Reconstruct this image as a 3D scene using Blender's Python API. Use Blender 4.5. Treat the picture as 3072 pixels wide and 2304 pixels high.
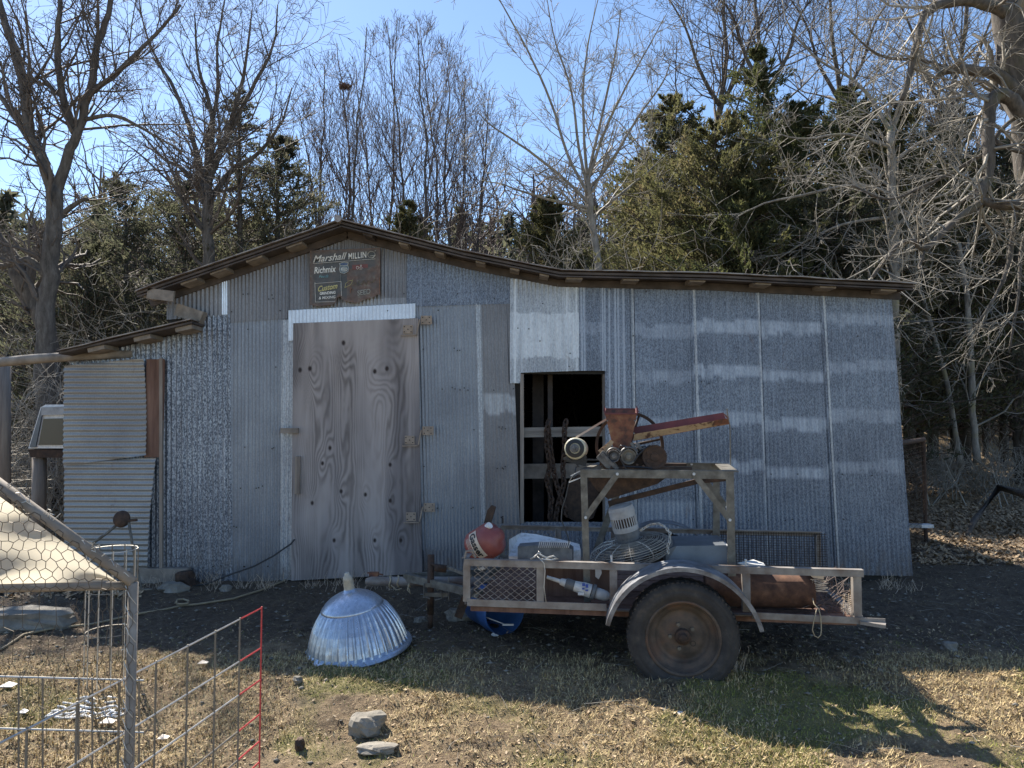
import bpy, math, random
import numpy as np
from mathutils import Vector, Matrix, noise as mnoise
R = math.radians
for o in list(bpy.data.objects): bpy.data.objects.remove(o)
scene = bpy.context.scene
# ---------------------------------------------------------------- camera
F = 2200.0; CAMZ = 1.6; PITCH = R(2.5)
cd = bpy.data.cameras.new('camera'); cam = bpy.data.objects.new('camera', cd)
scene.collection.objects.link(cam); scene.camera = cam
cd.sensor_width = 36; cd.lens = 36*F/3072; cd.clip_end = 2000; cd.clip_start = 0.05
cam.location = (0, 0, CAMZ); cam.rotation_euler = (R(90)+PITCH, 0, 0)
# ---------------------------------------------------------------- sky + sun
SUN_EL = R(46.5); SUN_AZ = R(-37)
w = bpy.data.worlds.new('World'); scene.world = w; w.use_nodes = True
nt = w.node_tree; bg = nt.nodes['Background']
sky = nt.nodes.new('ShaderNodeTexSky'); sky.sky_type = 'NISHITA'; sky.sun_disc = False
sky.sun_elevation = SUN_EL; sky.sun_rotation = SUN_AZ; sky.air_density = 1.0; sky.dust_density = 0.2; sky.ozone_density = 3.8
nt.links.new(sky.outputs[0], bg.inputs[0]); bg.inputs[1].default_value = 0.09
sl = bpy.data.lights.new('sun', 'SUN'); sl.energy = 5.0; sl.angle = R(0.5); sl.color = (1, .93, .82)
so = bpy.data.objects.new('sun', sl); scene.collection.objects.link(so)
SD = Vector((math.sin(SUN_AZ)*math.cos(SUN_EL), math.cos(SUN_AZ)*math.cos(SUN_EL), math.sin(SUN_EL)))
so.rotation_euler = SD.to_track_quat('Z', 'Y').to_euler(); so.location = (0, 0, 30)
scene.view_settings.view_transform = 'Standard'; scene.view_settings.look = 'None'
scene.view_settings.exposure = 1.2; scene.view_settings.gamma = 1
scene.render.engine = 'CYCLES'
# ---------------------------------------------------------------- helpers
C = scene.collection
def ray(u, v):
    cx = (u-1536)/F; cy = (1152-v)/F
    return Vector((cx, math.cos(PITCH)-math.sin(PITCH)*cy, math.sin(PITCH)+math.cos(PITCH)*cy))
CO = Vector((0, 0, CAMZ))
def P(u, v, Y): r = ray(u, v); return CO + r*(Y/r.y)
def g0(y): return -.13*np.clip((4.6-np.asarray(y, float))/1.1, 0, 1)   # the yard falls away gently towards the viewer
def G(u, v, z=0.0):
    r = ray(u, v); zz = z
    for _ in range(6): q = CO + r*((zz-CAMZ)/r.z); zz = z+float(g0(q.y))
    return q
def V(*a): return Vector(a)
WL = {}
class MB:
    def __init__(s): s.v = []; s.f = []; s.c = None
    def add(s, vs, fs):
        n = len(s.v); s.v.extend([tuple(q) for q in vs]); s.f.extend([tuple(i+n for i in f) for f in fs]); return s
    def box(s, c, d, M=None):
        x, y, z = d[0]/2, d[1]/2, d[2]/2
        vs = [Vector((sx*x, sy*y, sz*z)) for sx in (-1, 1) for sy in (-1, 1) for sz in (-1, 1)]
        if M is not None: vs = [M @ q for q in vs]
        vs = [q+Vector(c) for q in vs]
        return s.add(vs, [(0,1,3,2),(4,6,7,5),(0,4,5,1),(2,3,7,6),(0,2,6,4),(1,5,7,3)])
    def bar(s, a, b, w, h, up=(0,0,1)):
        a = Vector(a); b = Vector(b); x = (b-a); L = x.length; x.normalize(); up = Vector(up)
        y = up.cross(x)
        if y.length < 1e-4: y = Vector((0,1,0)).cross(x)
        y.normalize(); z = x.cross(y)
        M = Matrix((x, y, z)).transposed()
        return s.box((a+b)/2, (L, w, h), M)
    def tube(s, pts, r, n=6, cap=True):
        pts = [Vector(q) for q in pts]; m = len(pts)
        if not hasattr(r, '__len__'): r = [r]*m
        base = len(s.v); t0 = (pts[1]-pts[0]).normalized()
        a = t0.orthogonal().normalized()
        for i, p in enumerate(pts):
            t = (pts[min(i+1, m-1)]-pts[max(i-1, 0)])
            if t.length > 1e-9: t.normalize()
            else: t = t0
            a = a - t*a.dot(t)
            a = a.normalized() if a.length > 1e-6 else t.orthogonal().normalized()
            b = t.cross(a)
            for k in range(n):
                q = p + (a*math.cos(2*math.pi*k/n) + b*math.sin(2*math.pi*k/n))*r[i]; s.v.append((q.x, q.y, q.z))
        for i in range(m-1):
            for k in range(n):
                k2 = (k+1) % n; q = base+i*n
                s.f.append((q+k, q+k2, q+n+k2, q+n+k))
        if cap: s.f.append(tuple(base+k for k in reversed(range(n)))); s.f.append(tuple(base+(m-1)*n+k for k in range(n)))
        return s
    def lathe(s, prof, M, n=32, mod=None, cap=True):
        base = len(s.v); m = len(prof)
        for i, (r, z) in enumerate(prof):
            for k in range(n):
                a = 2*math.pi*k/n; rr = r*(mod(a, i, m) if mod else 1)
                q = M @ Vector((rr*math.cos(a), rr*math.sin(a), z)); s.v.append(tuple(q))
        for i in range(m-1):
            for k in range(n):
                k2 = (k+1) % n; q = base+i*n
                s.f.append((q+k, q+k2, q+n+k2, q+n+k))
        if cap:
            if prof[0][0] > 1e-4: s.f.append(tuple(base+k for k in reversed(range(n))))
            if prof[-1][0] > 1e-4: s.f.append(tuple(base+(m-1)*n+k for k in range(n)))
        return s
    def prism(s, poly, dv):
        n = len(poly); dv = Vector(dv); vs = [Vector(q) for q in poly]+[Vector(q)+dv for q in poly]
        fs = [tuple(range(n)), tuple(range(2*n-1, n-1, -1))]+[(i, i+n, (i+1) % n+n, (i+1) % n) for i in range(n)]
        return s.add(vs, fs)
def FR(o, x, z):   # frame: local z along z, local x near x
    z = Vector(z).normalized(); x = Vector(x); x = (x - z*x.dot(z)).normalized(); y = z.cross(x)
    M = Matrix((x, y, z)).transposed().to_4x4(); M.translation = Vector(o); return M
def obj(name, mb, m, parent=None, base=None, smooth=False, attr=None):
    me = bpy.data.meshes.new(name)
    L = WL[parent.name] if parent is not None else (Vector(base) if base is not None else Vector((0,0,0)))
    arr = np.array(mb.v, dtype=float).reshape(-1, 3)-np.array(L)
    me.from_pydata(arr.tolist(), [], mb.f)
    if smooth: me.polygons.foreach_set('use_smooth', [True]*len(me.polygons))
    if attr:
        for k, vals in attr.items():
            a = me.attributes.new(k, 'FLOAT', 'POINT'); a.data.foreach_set('value', np.asarray(vals, dtype=np.float32))
    me.materials.append(m); me.update()
    o = bpy.data.objects.new(name, me); C.objects.link(o)
    if parent is not None: o.parent = parent
    else: o.location = L
    WL[o.name] = L
    return o
def tag(o, label=None, cat=None, group=None, kind=None):
    if label: o['label'] = label
    if cat: o['category'] = cat
    if group: o['group'] = group
    if kind: o['kind'] = kind
    return o
def thing(name, label, cat, loc, group=None):
    o = bpy.data.objects.new(name, None); C.objects.link(o); o.location = Vector(loc); o.empty_display_size = .1
    WL[o.name] = Vector(loc); return tag(o, label, cat, group)
def sm(o):
    o.data.polygons.foreach_set('use_smooth', [True]*len(o.data.polygons)); return o
rs = np.random.RandomState(5)
_tab = rs.rand(64, 256, 256) if False else rs.rand(8, 256, 256)
def vn(x, y, seed=0):
    T = _tab[seed % 8]; x = np.asarray(x, float)+seed*17.3; y = np.asarray(y, float)+seed*7.7
    xi = np.floor(x).astype(int); yi = np.floor(y).astype(int); fx = x-xi; fy = y-yi
    fx = fx*fx*(3-2*fx); fy = fy*fy*(3-2*fy)
    a = T[xi % 256, yi % 256]; b = T[(xi+1) % 256, yi % 256]; c = T[xi % 256, (yi+1) % 256]; d = T[(xi+1) % 256, (yi+1) % 256]
    return (a*(1-fx)+b*fx)*(1-fy)+(c*(1-fx)+d*fx)*fy
def fbm(x, y, seed=0, o=4):
    s = 0; a = .5
    for i in range(o): s = s+a*vn(x*2**i, y*2**i, seed+i); a *= .5
    return s/(1-.5**o)
# ---------------------------------------------------------------- materials
def newmat(name):
    m = bpy.data.materials.new(name); m.use_nodes = True
    return m, m.node_tree, m.node_tree.nodes['Principled BSDF']
def nz(t, scale, stretch=(1,1,1), detail=4, rough=.6, off=0):
    tc = t.nodes.new('ShaderNodeTexCoord'); mp = t.nodes.new('ShaderNodeMapping')
    t.links.new(tc.outputs['Object'], mp.inputs[0]); mp.inputs['Scale'].default_value = stretch; mp.inputs['Location'].default_value = (off, off*1.3, off*.7)
    n = t.nodes.new('ShaderNodeTexNoise'); n.inputs['Scale'].default_value = scale; n.inputs['Detail'].default_value = detail; n.inputs['Roughness'].default_value = rough
    t.links.new(mp.outputs[0], n.inputs['Vector']); return n.outputs['Fac']
def ramp(t, fac, stops):
    r = t.nodes.new('ShaderNodeValToRGB'); e = r.color_ramp.elements
    while len(e) < len(stops): e.new(.5)
    for i, (p, c) in enumerate(stops): e[i].position = p; e[i].color = (*c, 1) if len(c) == 3 else c
    t.links.new(fac, r.inputs[0]); return r.outputs[0]
def mix(t, fac, a, b, mode='MIX'):
    m = t.nodes.new('ShaderNodeMix'); m.data_type = 'RGBA'; m.blend_type = mode
    for k, val in ((0, fac), (6, a), (7, b)):
        if isinstance(val, (int, float)): m.inputs[k].default_value = val
        elif isinstance(val, tuple): m.inputs[k].default_value = (*val, 1)
        else: t.links.new(val, m.inputs[k])
    return m.outputs[2]
def bump(t, bs, h, s=.3, d=.01):
    b = t.nodes.new('ShaderNodeBump'); b.inputs['Strength'].default_value = s; b.inputs['Distance'].default_value = d
    t.links.new(h, b.inputs['Height']); t.links.new(b.outputs[0], bs.inputs['Normal'])
def sm_mat(name, stops, scale=8, rough=.7, metal=0., bmp=.3, bd=.005, stretch=(1,1,1), detail=5, big=None, nr=.6):
    m, t, b = newmat(name); n = nz(t, scale, stretch, detail, nr); c = ramp(t, n, stops)
    if big:
        n2 = nz(t, big[0], (1,1,1), 3, .5, 7); c = mix(t, ramp(t, n2, [(big[2], (0,0,0)), (big[3], (1,1,1))]), c, big[1])
    t.links.new(c, b.inputs['Base Color']); b.inputs['Roughness'].default_value = rough; b.inputs['Metallic'].default_value = metal
    if bmp: bump(t, b, n, bmp, bd)
    return m
def flat(name, c, rough=.6, metal=0.):
    return sm_mat(name, [(.3, tuple(k*.8 for k in c)), (.7, tuple(min(1, k*1.15) for k in c))], 25, rough, metal, .15, .002)
def galv(name, lo, hi, white, spk=.5, spscale=95, contrast=(.42,.58), rough=.48, metal=.55, streak=.5):
    """weathered galvanised sheet; attribute 'band' lightens places where another sheet used to lap"""
    m, t, b = newmat(name)
    s1 = nz(t, spscale, (1, 1, .5), 4, .75); c = ramp(t, s1, [(contrast[0], lo), (contrast[1], hi)])
    s2 = nz(t, 26, (1, 1, .03), 2, .5, 3); st = ramp(t, s2, [(.55, (0,0,0)), (.75, (1,1,1))])
    mm = t.nodes.new('ShaderNodeMath'); mm.operation = 'MULTIPLY'; t.links.new(st, mm.inputs[0]); mm.inputs[1].default_value = streak
    c = mix(t, mm.outputs[0], c, white)
    big = ramp(t, nz(t, 1.8, (1,1,1), 3, .5, 9), [(.3, (.78,.78,.8)), (.7, (1.08,1.08,1.08))]); c = mix(t, 1., c, big, 'MULTIPLY')
    at = t.nodes.new('ShaderNodeAttribute'); at.attribute_name = 'band'
    md = t.nodes.new('ShaderNodeMath'); md.operation = 'MULTIPLY'
    s3 = ramp(t, nz(t, spscale*.8, (1,1,.4), 3, .6, 5), [(.35, (.55,.55,.55)), (.6, (1,1,1))])
    t.links.new(at.outputs['Fac'], md.inputs[0]); t.links.new(s3, md.inputs[1])
    c = mix(t, md.outputs[0], c, white)
    t.links.new(c, b.inputs['Base Color']); b.inputs['Metallic'].default_value = metal
    # rust blooms and splashed soil near the ground
    rs1 = ramp(t, nz(t, 5, (1,1,.35), 6, .75, 11), [(.62,(0,0,0)),(.74,(.55,.55,.55))]); c = mix(t, rs1, c, (.16,.10,.07))
    tc = t.nodes.new('ShaderNodeTexCoord'); sx = t.nodes.new('ShaderNodeSeparateXYZ'); t.links.new(tc.outputs['Object'], sx.inputs[0])
    mr = t.nodes.new('ShaderNodeMapRange'); mr.inputs[1].default_value = .05; mr.inputs[2].default_value = .42; mr.inputs[3].default_value = .75; mr.inputs[4].default_value = 0.
    t.links.new(sx.outputs[2], mr.inputs[0]); mu = t.nodes.new('ShaderNodeMath'); mu.operation = 'MULTIPLY'; t.links.new(mr.outputs[0], mu.inputs[0])
    t.links.new(ramp(t, nz(t, 16, (1,1,.3), 5, .7, 13), [(.35,(0,0,0)),(.65,(1,1,1))]), mu.inputs[1]); c = mix(t, mu.outputs[0], c, (.15,.115,.085)) if name != 'feeder_zinc' else c
    t.links.new(c, b.inputs['Base Color'])
    rr = ramp(t, s1, [(.3, (rough+.12,)*3), (.7, (rough-.06,)*3)]); t.links.new(rr, b.inputs['Roughness'])
    bump(t, b, s1, .08, .002); return m
M = {}
M['g_smooth'] = galv('galvanised_smooth', (.22,.24,.27), (.32,.345,.38), (.55,.58,.62), contrast=(.3,.7), streak=.25)
M['g_gable'] = galv('galvanised_gable', (.19,.19,.20), (.27,.27,.28), (.45,.47,.5), contrast=(.3,.7), streak=.2)
M['g_speck'] = galv('galvanised_speckled', (.085,.10,.13), (.44,.48,.53), (.62,.66,.72), contrast=(.43,.60), spscale=85, streak=.35)
M['g_right'] = galv('galvanised_right', (.085,.10,.135), (.29,.335,.40), (.42,.465,.54), contrast=(.36,.64), spscale=100, streak=.3)
M['g_light'] = galv('galvanised_light', (.30,.32,.35), (.56,.59,.62), (.7,.73,.76), contrast=(.36,.62), spscale=90, streak=.4)
M['g_new'] = galv('galvanised_new', (.60,.64,.70), (.78,.82,.88), (.85,.88,.9), contrast=(.3,.7), streak=.2, rough=.35)
M['g_warm'] = galv('galvanised_warm', (.34,.34,.29), (.44,.43,.36), (.5,.5,.46), contrast=(.3,.7), streak=.2)
M['g_door'] = galv('galvanised_horizontal', (.30,.30,.29), (.40,.40,.38), (.48,.48,.46), contrast=(.3,.7), streak=.0)
M['roofm'] = sm_mat('roof_metal', [(.35,(.16,.12,.10)),(.6,(.34,.30,.27))], 9, .5, .4)
M['under'] = sm_mat('roof_underside', [(.35,(.050,.042,.040)),(.7,(.12,.10,.092))], 6, .8, .1)
M['wood'] = sm_mat('weathered_wood', [(.3,(.15,.125,.10)),(.6,(.28,.24,.20)),(.8,(.37,.33,.28))], 9, .85, 0, .5, .006, (1,1,1))
M['woodv'] = sm_mat('weathered_wood_upright', [(.3,(.15,.12,.10)),(.7,(.34,.29,.24))], 22, .85, 0, .5, .006, (1,1,.08))
M['woodh'] = sm_mat('weathered_wood_plank', [(.3,(.17,.145,.12)),(.7,(.40,.36,.31))], 22, .85, 0, .5, .006, (.08,1,1))
M['redwood'] = sm_mat('reddish_wood', [(.3,(.10,.05,.035)),(.7,(.24,.14,.10))], 16, .85, 0, .4, .005, (1,1,.1))
M['rust'] = sm_mat('rust', [(.3,(.05,.025,.017)),(.55,(.135,.065,.038)),(.75,(.24,.125,.07))], 14, .85, .1, .4, .003)
M['drust'] = sm_mat('dark_rust', [(.3,(.030,.022,.018)),(.6,(.085,.052,.036)),(.8,(.15,.085,.05))], 18, .8, .2, .4, .003)
M['redrust'] = sm_mat('worn_red_paint', [(.35,(.07,.033,.024)),(.5,(.17,.062,.036)),(.62,(.22,.105,.055)),(.75,(.27,.16,.09))], 16, .6, .05, .3, .003)
M['redin'] = sm_mat('red_paint', [(.3,(.085,.022,.024)),(.7,(.17,.042,.04))], 9, .6)
M['tan'] = sm_mat('tan_paint_with_rust', [(.36,(.09,.045,.03)),(.46,(.34,.23,.13)),(.8,(.46,.34,.20))], 26, .6, 0, .3, .003, (1,1,1.6))
M['steel'] = sm_mat('weathered_angle_steel', [(.3,(.075,.065,.052)),(.6,(.17,.16,.135)),(.8,(.30,.265,.21))], 16, .55, .15, .3, .003)
M['steelr'] = sm_mat('trailer_steel', [(.3,(.13,.085,.06)),(.5,(.22,.195,.175)),(.8,(.38,.355,.32))], 7, .55, .15, .35, .003)
M['plate'] = sm_mat('grimy_steel', [(.3,(.055,.055,.058)),(.7,(.20,.195,.19))], 20, .5, .6, .3, .003)
M['fend'] = sm_mat('fender_metal', [(.3,(.08,.075,.075)),(.5,(.17,.175,.19)),(.8,(.33,.35,.37))], 11, .5, .35, .3, .003)
M['rubber'] = sm_mat('old_rubber', [(.3,(.022,.021,.022)),(.55,(.045,.042,.040)),(.75,(.10,.082,.066))], 11, .85, 0, .3, .003)
M['rim'] = sm_mat('rusty_rim', [(.3,(.045,.038,.032)),(.55,(.105,.082,.065)),(.8,(.19,.125,.085))], 10, .75, .2, .35, .003, big=(5,(.13,.075,.05),.5,.68))
M['cream'] = sm_mat('cream_paint', [(.3,(.45,.41,.28)),(.7,(.66,.61,.44))], 20, .5)
M['black'] = flat('black_metal', (.025,.025,.027), .45, .3)
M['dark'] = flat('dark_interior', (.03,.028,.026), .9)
M['belt'] = flat('belt_rubber', (.035,.033,.03), .7)
M['canred'] = sm_mat('faded_red_plastic', [(.3,(.20,.05,.045)),(.6,(.30,.085,.07)),(.8,(.38,.18,.15))], 7, .45, 0, .15, .002)
M['hinge'] = flat('hinge_metal', (.34,.27,.21), .8)
M['neck'] = flat('zinc_thread', (.42,.40,.33), .6)
M['lab'] = flat('label_tan', (.62,.50,.38), .5)
M['topper'] = flat('topper_white', (.8,.8,.8), .4)
M['white'] = flat('white_paint', (.58,.58,.56), .5)
M['ltgrey'] = sm_mat('grey_plastic', [(.3,(.30,.30,.30)),(.7,(.50,.50,.49))], 12, .55)
M['whitedirty'] = sm_mat('chalky_white', [(.3,(.42,.42,.40)),(.5,(.66,.66,.65)),(.8,(.74,.75,.76))], 22, .7, 0, .4, .004)
M['greyd'] = sm_mat('dull_grey_casting', [(.3,(.09,.095,.10)),(.7,(.20,.205,.21))], 15, .65, .3)
M['bluem'] = sm_mat('blue_grey_sheet', [(.3,(.10,.115,.13)),(.7,(.19,.21,.235))], 4, .45, .4)
M['blue'] = sm_mat('blue_plastic', [(.3,(.03,.08,.22)),(.7,(.05,.13,.33))], 6, .45)
M['bluetxt'] = flat('blue_print', (.03,.08,.35), .5)
M['feeder'] = galv('feeder_zinc', (.36,.42,.50), (.56,.62,.70), (.75,.80,.86), contrast=(.35,.65), spscale=34, streak=.4, rough=.30, metal=.75)
M['wire'] = flat('zinc_wire', (.52,.50,.46), .45, .5)
M['wired'] = flat('dull_wire', (.20,.18,.15), .6, .4)
M['redwire'] = flat('red_painted_wire', (.50,.05,.05), .5)
M['grav'] = sm_mat('brown_pebble', [(.3,(.07,.055,.045)),(.7,(.17,.14,.11))], 9, .9)
M['rock'] = sm_mat('field_stone', [(.3,(.12,.11,.09)),(.6,(.25,.225,.185)),(.8,(.36,.33,.27))], 9, .9, 0, .8, .02)
M['rope'] = flat('rope_fibre', (.40,.33,.22), .9)
M['hose'] = flat('tan_hose', (.30,.24,.15), .7)
M['cable'] = flat('black_cable', (.04,.04,.04), .6)
M['canvas'] = None
m, t, b = newmat('white_tarp'); b.inputs['Base Color'].default_value = (.55,.52,.45,1); b.inputs['Roughness'].default_value = .8
tr = t.nodes.new('ShaderNodeBsdfTranslucent'); tr.inputs[0].default_value = (.66,.60,.48,1); mx = t.nodes.new('ShaderNodeMixShader'); mx.inputs[0].default_value = .5
t.links.new(b.outputs[0], mx.inputs[1]); t.links.new(tr.outputs[0], mx.inputs[2]); t.links.new(mx.outputs[0], t.nodes['Material Output'].inputs[0]); M['canvas'] = m
m, t, b = newmat('tinted_window'); b.inputs['Base Color'].default_value = (.10,.09,.07,1); b.inputs['Roughness'].default_value = .25; M['tint'] = m
def bark(name, a, bcol, c, moss=None, sc=14):
    m, t, b = newmat(name); n = nz(t, sc, (1,1,.3), 5, .7); col = ramp(t, n, [(.3,a),(.52,bcol),(.75,c)])
    if moss: col = mix(t, ramp(t, nz(t, 3, (1,1,1), 4, .6, 4), [(.55,(0,0,0)),(.68,(1,1,1))]), col, moss)
    t.links.new(col, b.inputs['Base Color']); b.inputs['Roughness'].default_value = .9; bump(t, b, n, .7, .02); return m
M['bark'] = bark('grey_bark', (.05,.043,.036), (.115,.10,.085), (.20,.18,.16))
M['barkp'] = bark('pale_bark', (.11,.10,.085), (.23,.21,.18), (.38,.355,.31), (.25,.225,.13))
M['barkd'] = bark('dark_bark', (.04,.035,.03), (.10,.085,.07), (.17,.145,.125), (.11,.10,.065))
M['twig'] = flat('twigs', (.12,.10,.085), .8)
M['twigp'] = flat('pale_twigs', (.27,.245,.205), .75)
M['twigr'] = flat('reddish_twigs', (.13,.095,.08), .8)
def foli(name, stops, sc=1.6):
    m, t, b = newmat(name); n = nz(t, sc, (1,1,1), 6, .75); c = ramp(t, n, stops); t.links.new(c, b.inputs['Base Color']); b.inputs['Roughness'].default_value = .7
    tr = t.nodes.new('ShaderNodeBsdfTranslucent'); t.links.new(c, tr.inputs[0]); mx = t.nodes.new('ShaderNodeMixShader'); mx.inputs[0].default_value = .6
    t.links.new(b.outputs[0], mx.inputs[1]); t.links.new(tr.outputs[0], mx.inputs[2]); t.links.new(mx.outputs[0], t.nodes['Material Output'].inputs[0]); return m
M['cedar'] = foli('cedar_green', [(.3,(.045,.058,.024)),(.5,(.10,.11,.045)),(.7,(.18,.155,.06))])
M['cedaro'] = foli('cedar_olive', [(.3,(.06,.064,.028)),(.5,(.115,.115,.052)),(.7,(.20,.155,.085))])
M['cedard'] = foli('cedar_dark', [(.3,(.045,.052,.032)),(.5,(.095,.10,.062)),(.7,(.18,.155,.11))])
# ---------------------------------------------------------------- ground
def gh(x, y):
    x = np.asarray(x, float); y = np.asarray(y, float)
    h = g0(y)+.045*np.exp(-((x-1.05)/.55)**2-((y-4.42)/.3)**2)+(fbm(x*.9, y*.9, 1, 3)-.5)*.05 + (fbm(x*5, y*5, 2, 3)-.5)*.022
    far = np.clip((y-14)/30, 0, 1)
    h = h + np.where(y > 14, (y-14)*.17*np.minimum(1, (y-14)/8+.15), 0) + far*(fbm(x*.15, y*.15, 3, 2)-.5)*3
    s_ = np.clip((x/np.maximum(y, 1)+.15)/.6, 0, 1); h = h+np.clip(y-17, 0, 30)*(.04+.17*s_)
    side = np.clip((y-8)/10, 0, 1)*np.clip((-x-6)/12, 0, 1)*.4
    return h+side
xs = np.concatenate([np.linspace(-260,-14,26), np.linspace(-13.5,-4.6,44), np.linspace(-4.5,-2.9,70), np.linspace(-2.88,3.6,420), np.linspace(3.62,7.5,150), np.linspace(7.7,14,40), np.linspace(15,260,26)])
ys = np.concatenate([np.linspace(-40,2.4,14), np.linspace(2.5,5.5,210), np.linspace(5.52,8.5,110), np.linspace(8.6,16,90), np.linspace(16.5,60,60), np.linspace(64,400,24)])
X, Y = np.meshgrid(xs, ys); Z = gh(X, Y)
def gd(x, y): return ((fbm(x*11, y*13, 4, 3)-.5)*.038+(fbm(x*27, y*27, 6, 2)-.5)*.022)*np.clip((9-y)/3, 0, 1)
Z = Z+gd(X, Y)
g = MB(); nx = len(xs); ny = len(ys)
g.v = list(zip(X.ravel().tolist(), Y.ravel().tolist(), Z.ravel().tolist()))
g.f = [(j*nx+i, j*nx+i+1, (j+1)*nx+i+1, (j+1)*nx+i) for j in range(ny-1) for i in range(nx-1)]
def greenness(x, y):
    a = fbm(np.asarray(x)*1.3, np.asarray(y)*1.3, 5, 4)
    bias = np.clip((np.asarray(x)+.6)/3.2, -.25, 1)*.13
    return np.clip((a+bias-.565)/.10, 0, 1)*np.clip((5.4-np.asarray(y))/.8, 0, 1)
gr = greenness(X, Y)
m, t, b = newmat('soil_and_turf')
n1 = nz(t, 3.0, (1,1,1), 8, .7); n2 = nz(t, 45, (1,1,1), 5, .75, 3)
c = ramp(t, n1, [(.32,(.11,.075,.045)),(.5,(.25,.175,.10)),(.68,(.42,.31,.18))])
c = mix(t, ramp(t, n2, [(.50,(0,0,0)),(.68,(1,1,1))]), c, (.46,.35,.21))
at = t.nodes.new('ShaderNodeAttribute'); at.attribute_name = 'green'
md = t.nodes.new('ShaderNodeMath'); md.operation = 'MULTIPLY'; md.inputs[1].default_value = .55; t.links.new(at.outputs['Fac'], md.inputs[0])
c = mix(t, md.outputs[0], c, (.17,.18,.04))
dk = t.nodes.new('ShaderNodeAttribute'); dk.attribute_name = 'mud_shade'
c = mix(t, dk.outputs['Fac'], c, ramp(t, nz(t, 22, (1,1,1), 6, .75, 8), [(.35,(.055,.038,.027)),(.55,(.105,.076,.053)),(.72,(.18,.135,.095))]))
t.links.new(c, b.inputs['Base Color']); b.inputs['Roughness'].default_value = .95; bump(t, b, n2, 1., .05)
# bare trodden mud along the barn front, with the barn's shade painted in
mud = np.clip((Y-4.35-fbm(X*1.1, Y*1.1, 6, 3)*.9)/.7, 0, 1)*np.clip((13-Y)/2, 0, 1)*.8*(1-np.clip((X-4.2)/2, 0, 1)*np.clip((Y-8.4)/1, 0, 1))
go = obj('ground', g, m, smooth=True, attr={'green': gr.ravel(), 'mud_shade': mud.ravel()}); tag(go, kind='structure')

# ---------------------------------------------------------------- barn
YW = 7.2; YE = 6.86; YB = 12.3
barn = thing('barn', 'long low barn clad in mismatched grey corrugated sheets, with a gable and a plywood door', 'barn', (0, 9.5, 0))
def wx(u, v, Y=YW): q = P(u, v, Y); return q.x, q.z
def interp(poly, x):
    for i in range(len(poly)-1):
        if poly[i][0] <= x <= poly[i+1][0]:
            a = poly[i]; c2 = poly[i+1]
            if c2[0]-a[0] < 1e-9: return c2[1]
            return a[1]+(c2[1]-a[1])*(x-a[0])/(c2[0]-a[0])
    return poly[0][1] if x < poly[0][0] else poly[-1][1]
def sheet(top, bot, pitch, matk, off=0.0, amp=.006, bands=(), rows=26, thick=True, name='metal_sheet', horizontal=False, shear=True, rim=.015, bandstr=1., warp=0., vs=()):
    """corrugated sheet on the wall plane; top/bot are polylines in photo pixels, edges left to right"""
    tp = [wx(*q) for q in top]; bt = [wx(*q) for q in bot]
    wid = max(tp[-1][0]-tp[0][0], bt[-1][0]-bt[0][0]); n = max(8, int(wid/pitch*6)); mb = MB(); band = []
    if horizontal: n = 14; rows = int(abs(tp[0][1]-bt[0][1])/pitch*6)
    if bands: rows = 80
    for j in range(rows+1):
        f = j/rows
        for i in range(n+1):
            s = i/n
            xt = tp[0][0]+(tp[-1][0]-tp[0][0])*s; xb = bt[0][0]+(bt[-1][0]-bt[0][0])*s
            zt = interp(tp, xt); zb = interp(bt, xb)
            x = xt+(xb-xt)*f; z = zt+(zb-zt)*f
            ph = z/pitch if horizontal else (xt/pitch)
            y = YW-off-amp-amp*math.sin(2*math.pi*ph) - warp*math.sin(math.pi*f)*s
            mb.v.append((x, y, z))
            bb = 0
            if bands:
                vpx = 1248-(z-CAMZ)*F/YW; ed = 14*(float(vn(xt*9, z*3, 3))-.5)
                for (b0, b1) in bands:
                    if b0+ed*.6 < vpx < b1+ed*1.2+10*(float(vn(xt*45, 1, 2))-.5): bb = bandstr*min(1, .35+.9*float(vn(xt*30, z*1.5, 4)))
            for us in vs:
                if abs(tp[0][0]+(tp[-1][0]-tp[0][0])*s-wx(us,900)[0]) < .009: bb = .95
            band.append(bb)
    for j in range(rows):
        for i in range(n):
            q = j*(n+1)+i; mb.f.append((q, q+1, q+n+2, q+n+1))
    o = obj(name, mb, M[matk], barn, smooth=True, attr={'band': band})
    return o
# upper gable row (roof hides the tops)
RT = [(404,868),(1021,655),(1390,748),(1680,806),(2150,816),(2750,846)]   # roof front edge in pixels at YE
roofz = [wx(u, v, YE) for u, v in RT]
def roofpx(u):   # pixel row on the wall plane where the wall reaches the roof underside
    x = wx(u, 1000)[0]; z = interp(roofz, x)-.055; return 1248-(z-CAMZ)*F/YW*1.0
def top(u0, u1, n=8): 
    us = [u0+(u1-u0)*i/n for i in range(n+1)]
    if u0 < 1021*.99 < u1: us = sorted(us+[1021])
    out = []
    for u in us:
        x = wx(u, 1000)[0]; z = interp(roofz, x)-.06; r = (z-CAMZ); out.append((u, px_row(z)))
    return out
def px_row(z):
    lo, hi = 0., 2304.
    for _ in range(40):
        mid = (lo+hi)/2
        if P(1536, mid, YW).z > z: lo = mid
        else: hi = mid
    return (lo+hi)/2
sheet(top(504,676), [(504,960),(676,948)], .042, 'g_gable', .02, .005)
sheet(top(684,866), [(684,971),(866,957)], .036, 'g_gable', .022, .006)
sheet(top(866,1030), [(866,934),(1030,924)], .036, 'g_gable', .012, .005)
sheet(top(1028,1221), [(1028,924),(1221,914)], .036, 'g_gable', .018, .006, bands=[(893,935)], bandstr=.6)
sheet(top(1221,1545), [(1221,922),(1545,912)], .034, 'g_right', .024, .004)
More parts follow.
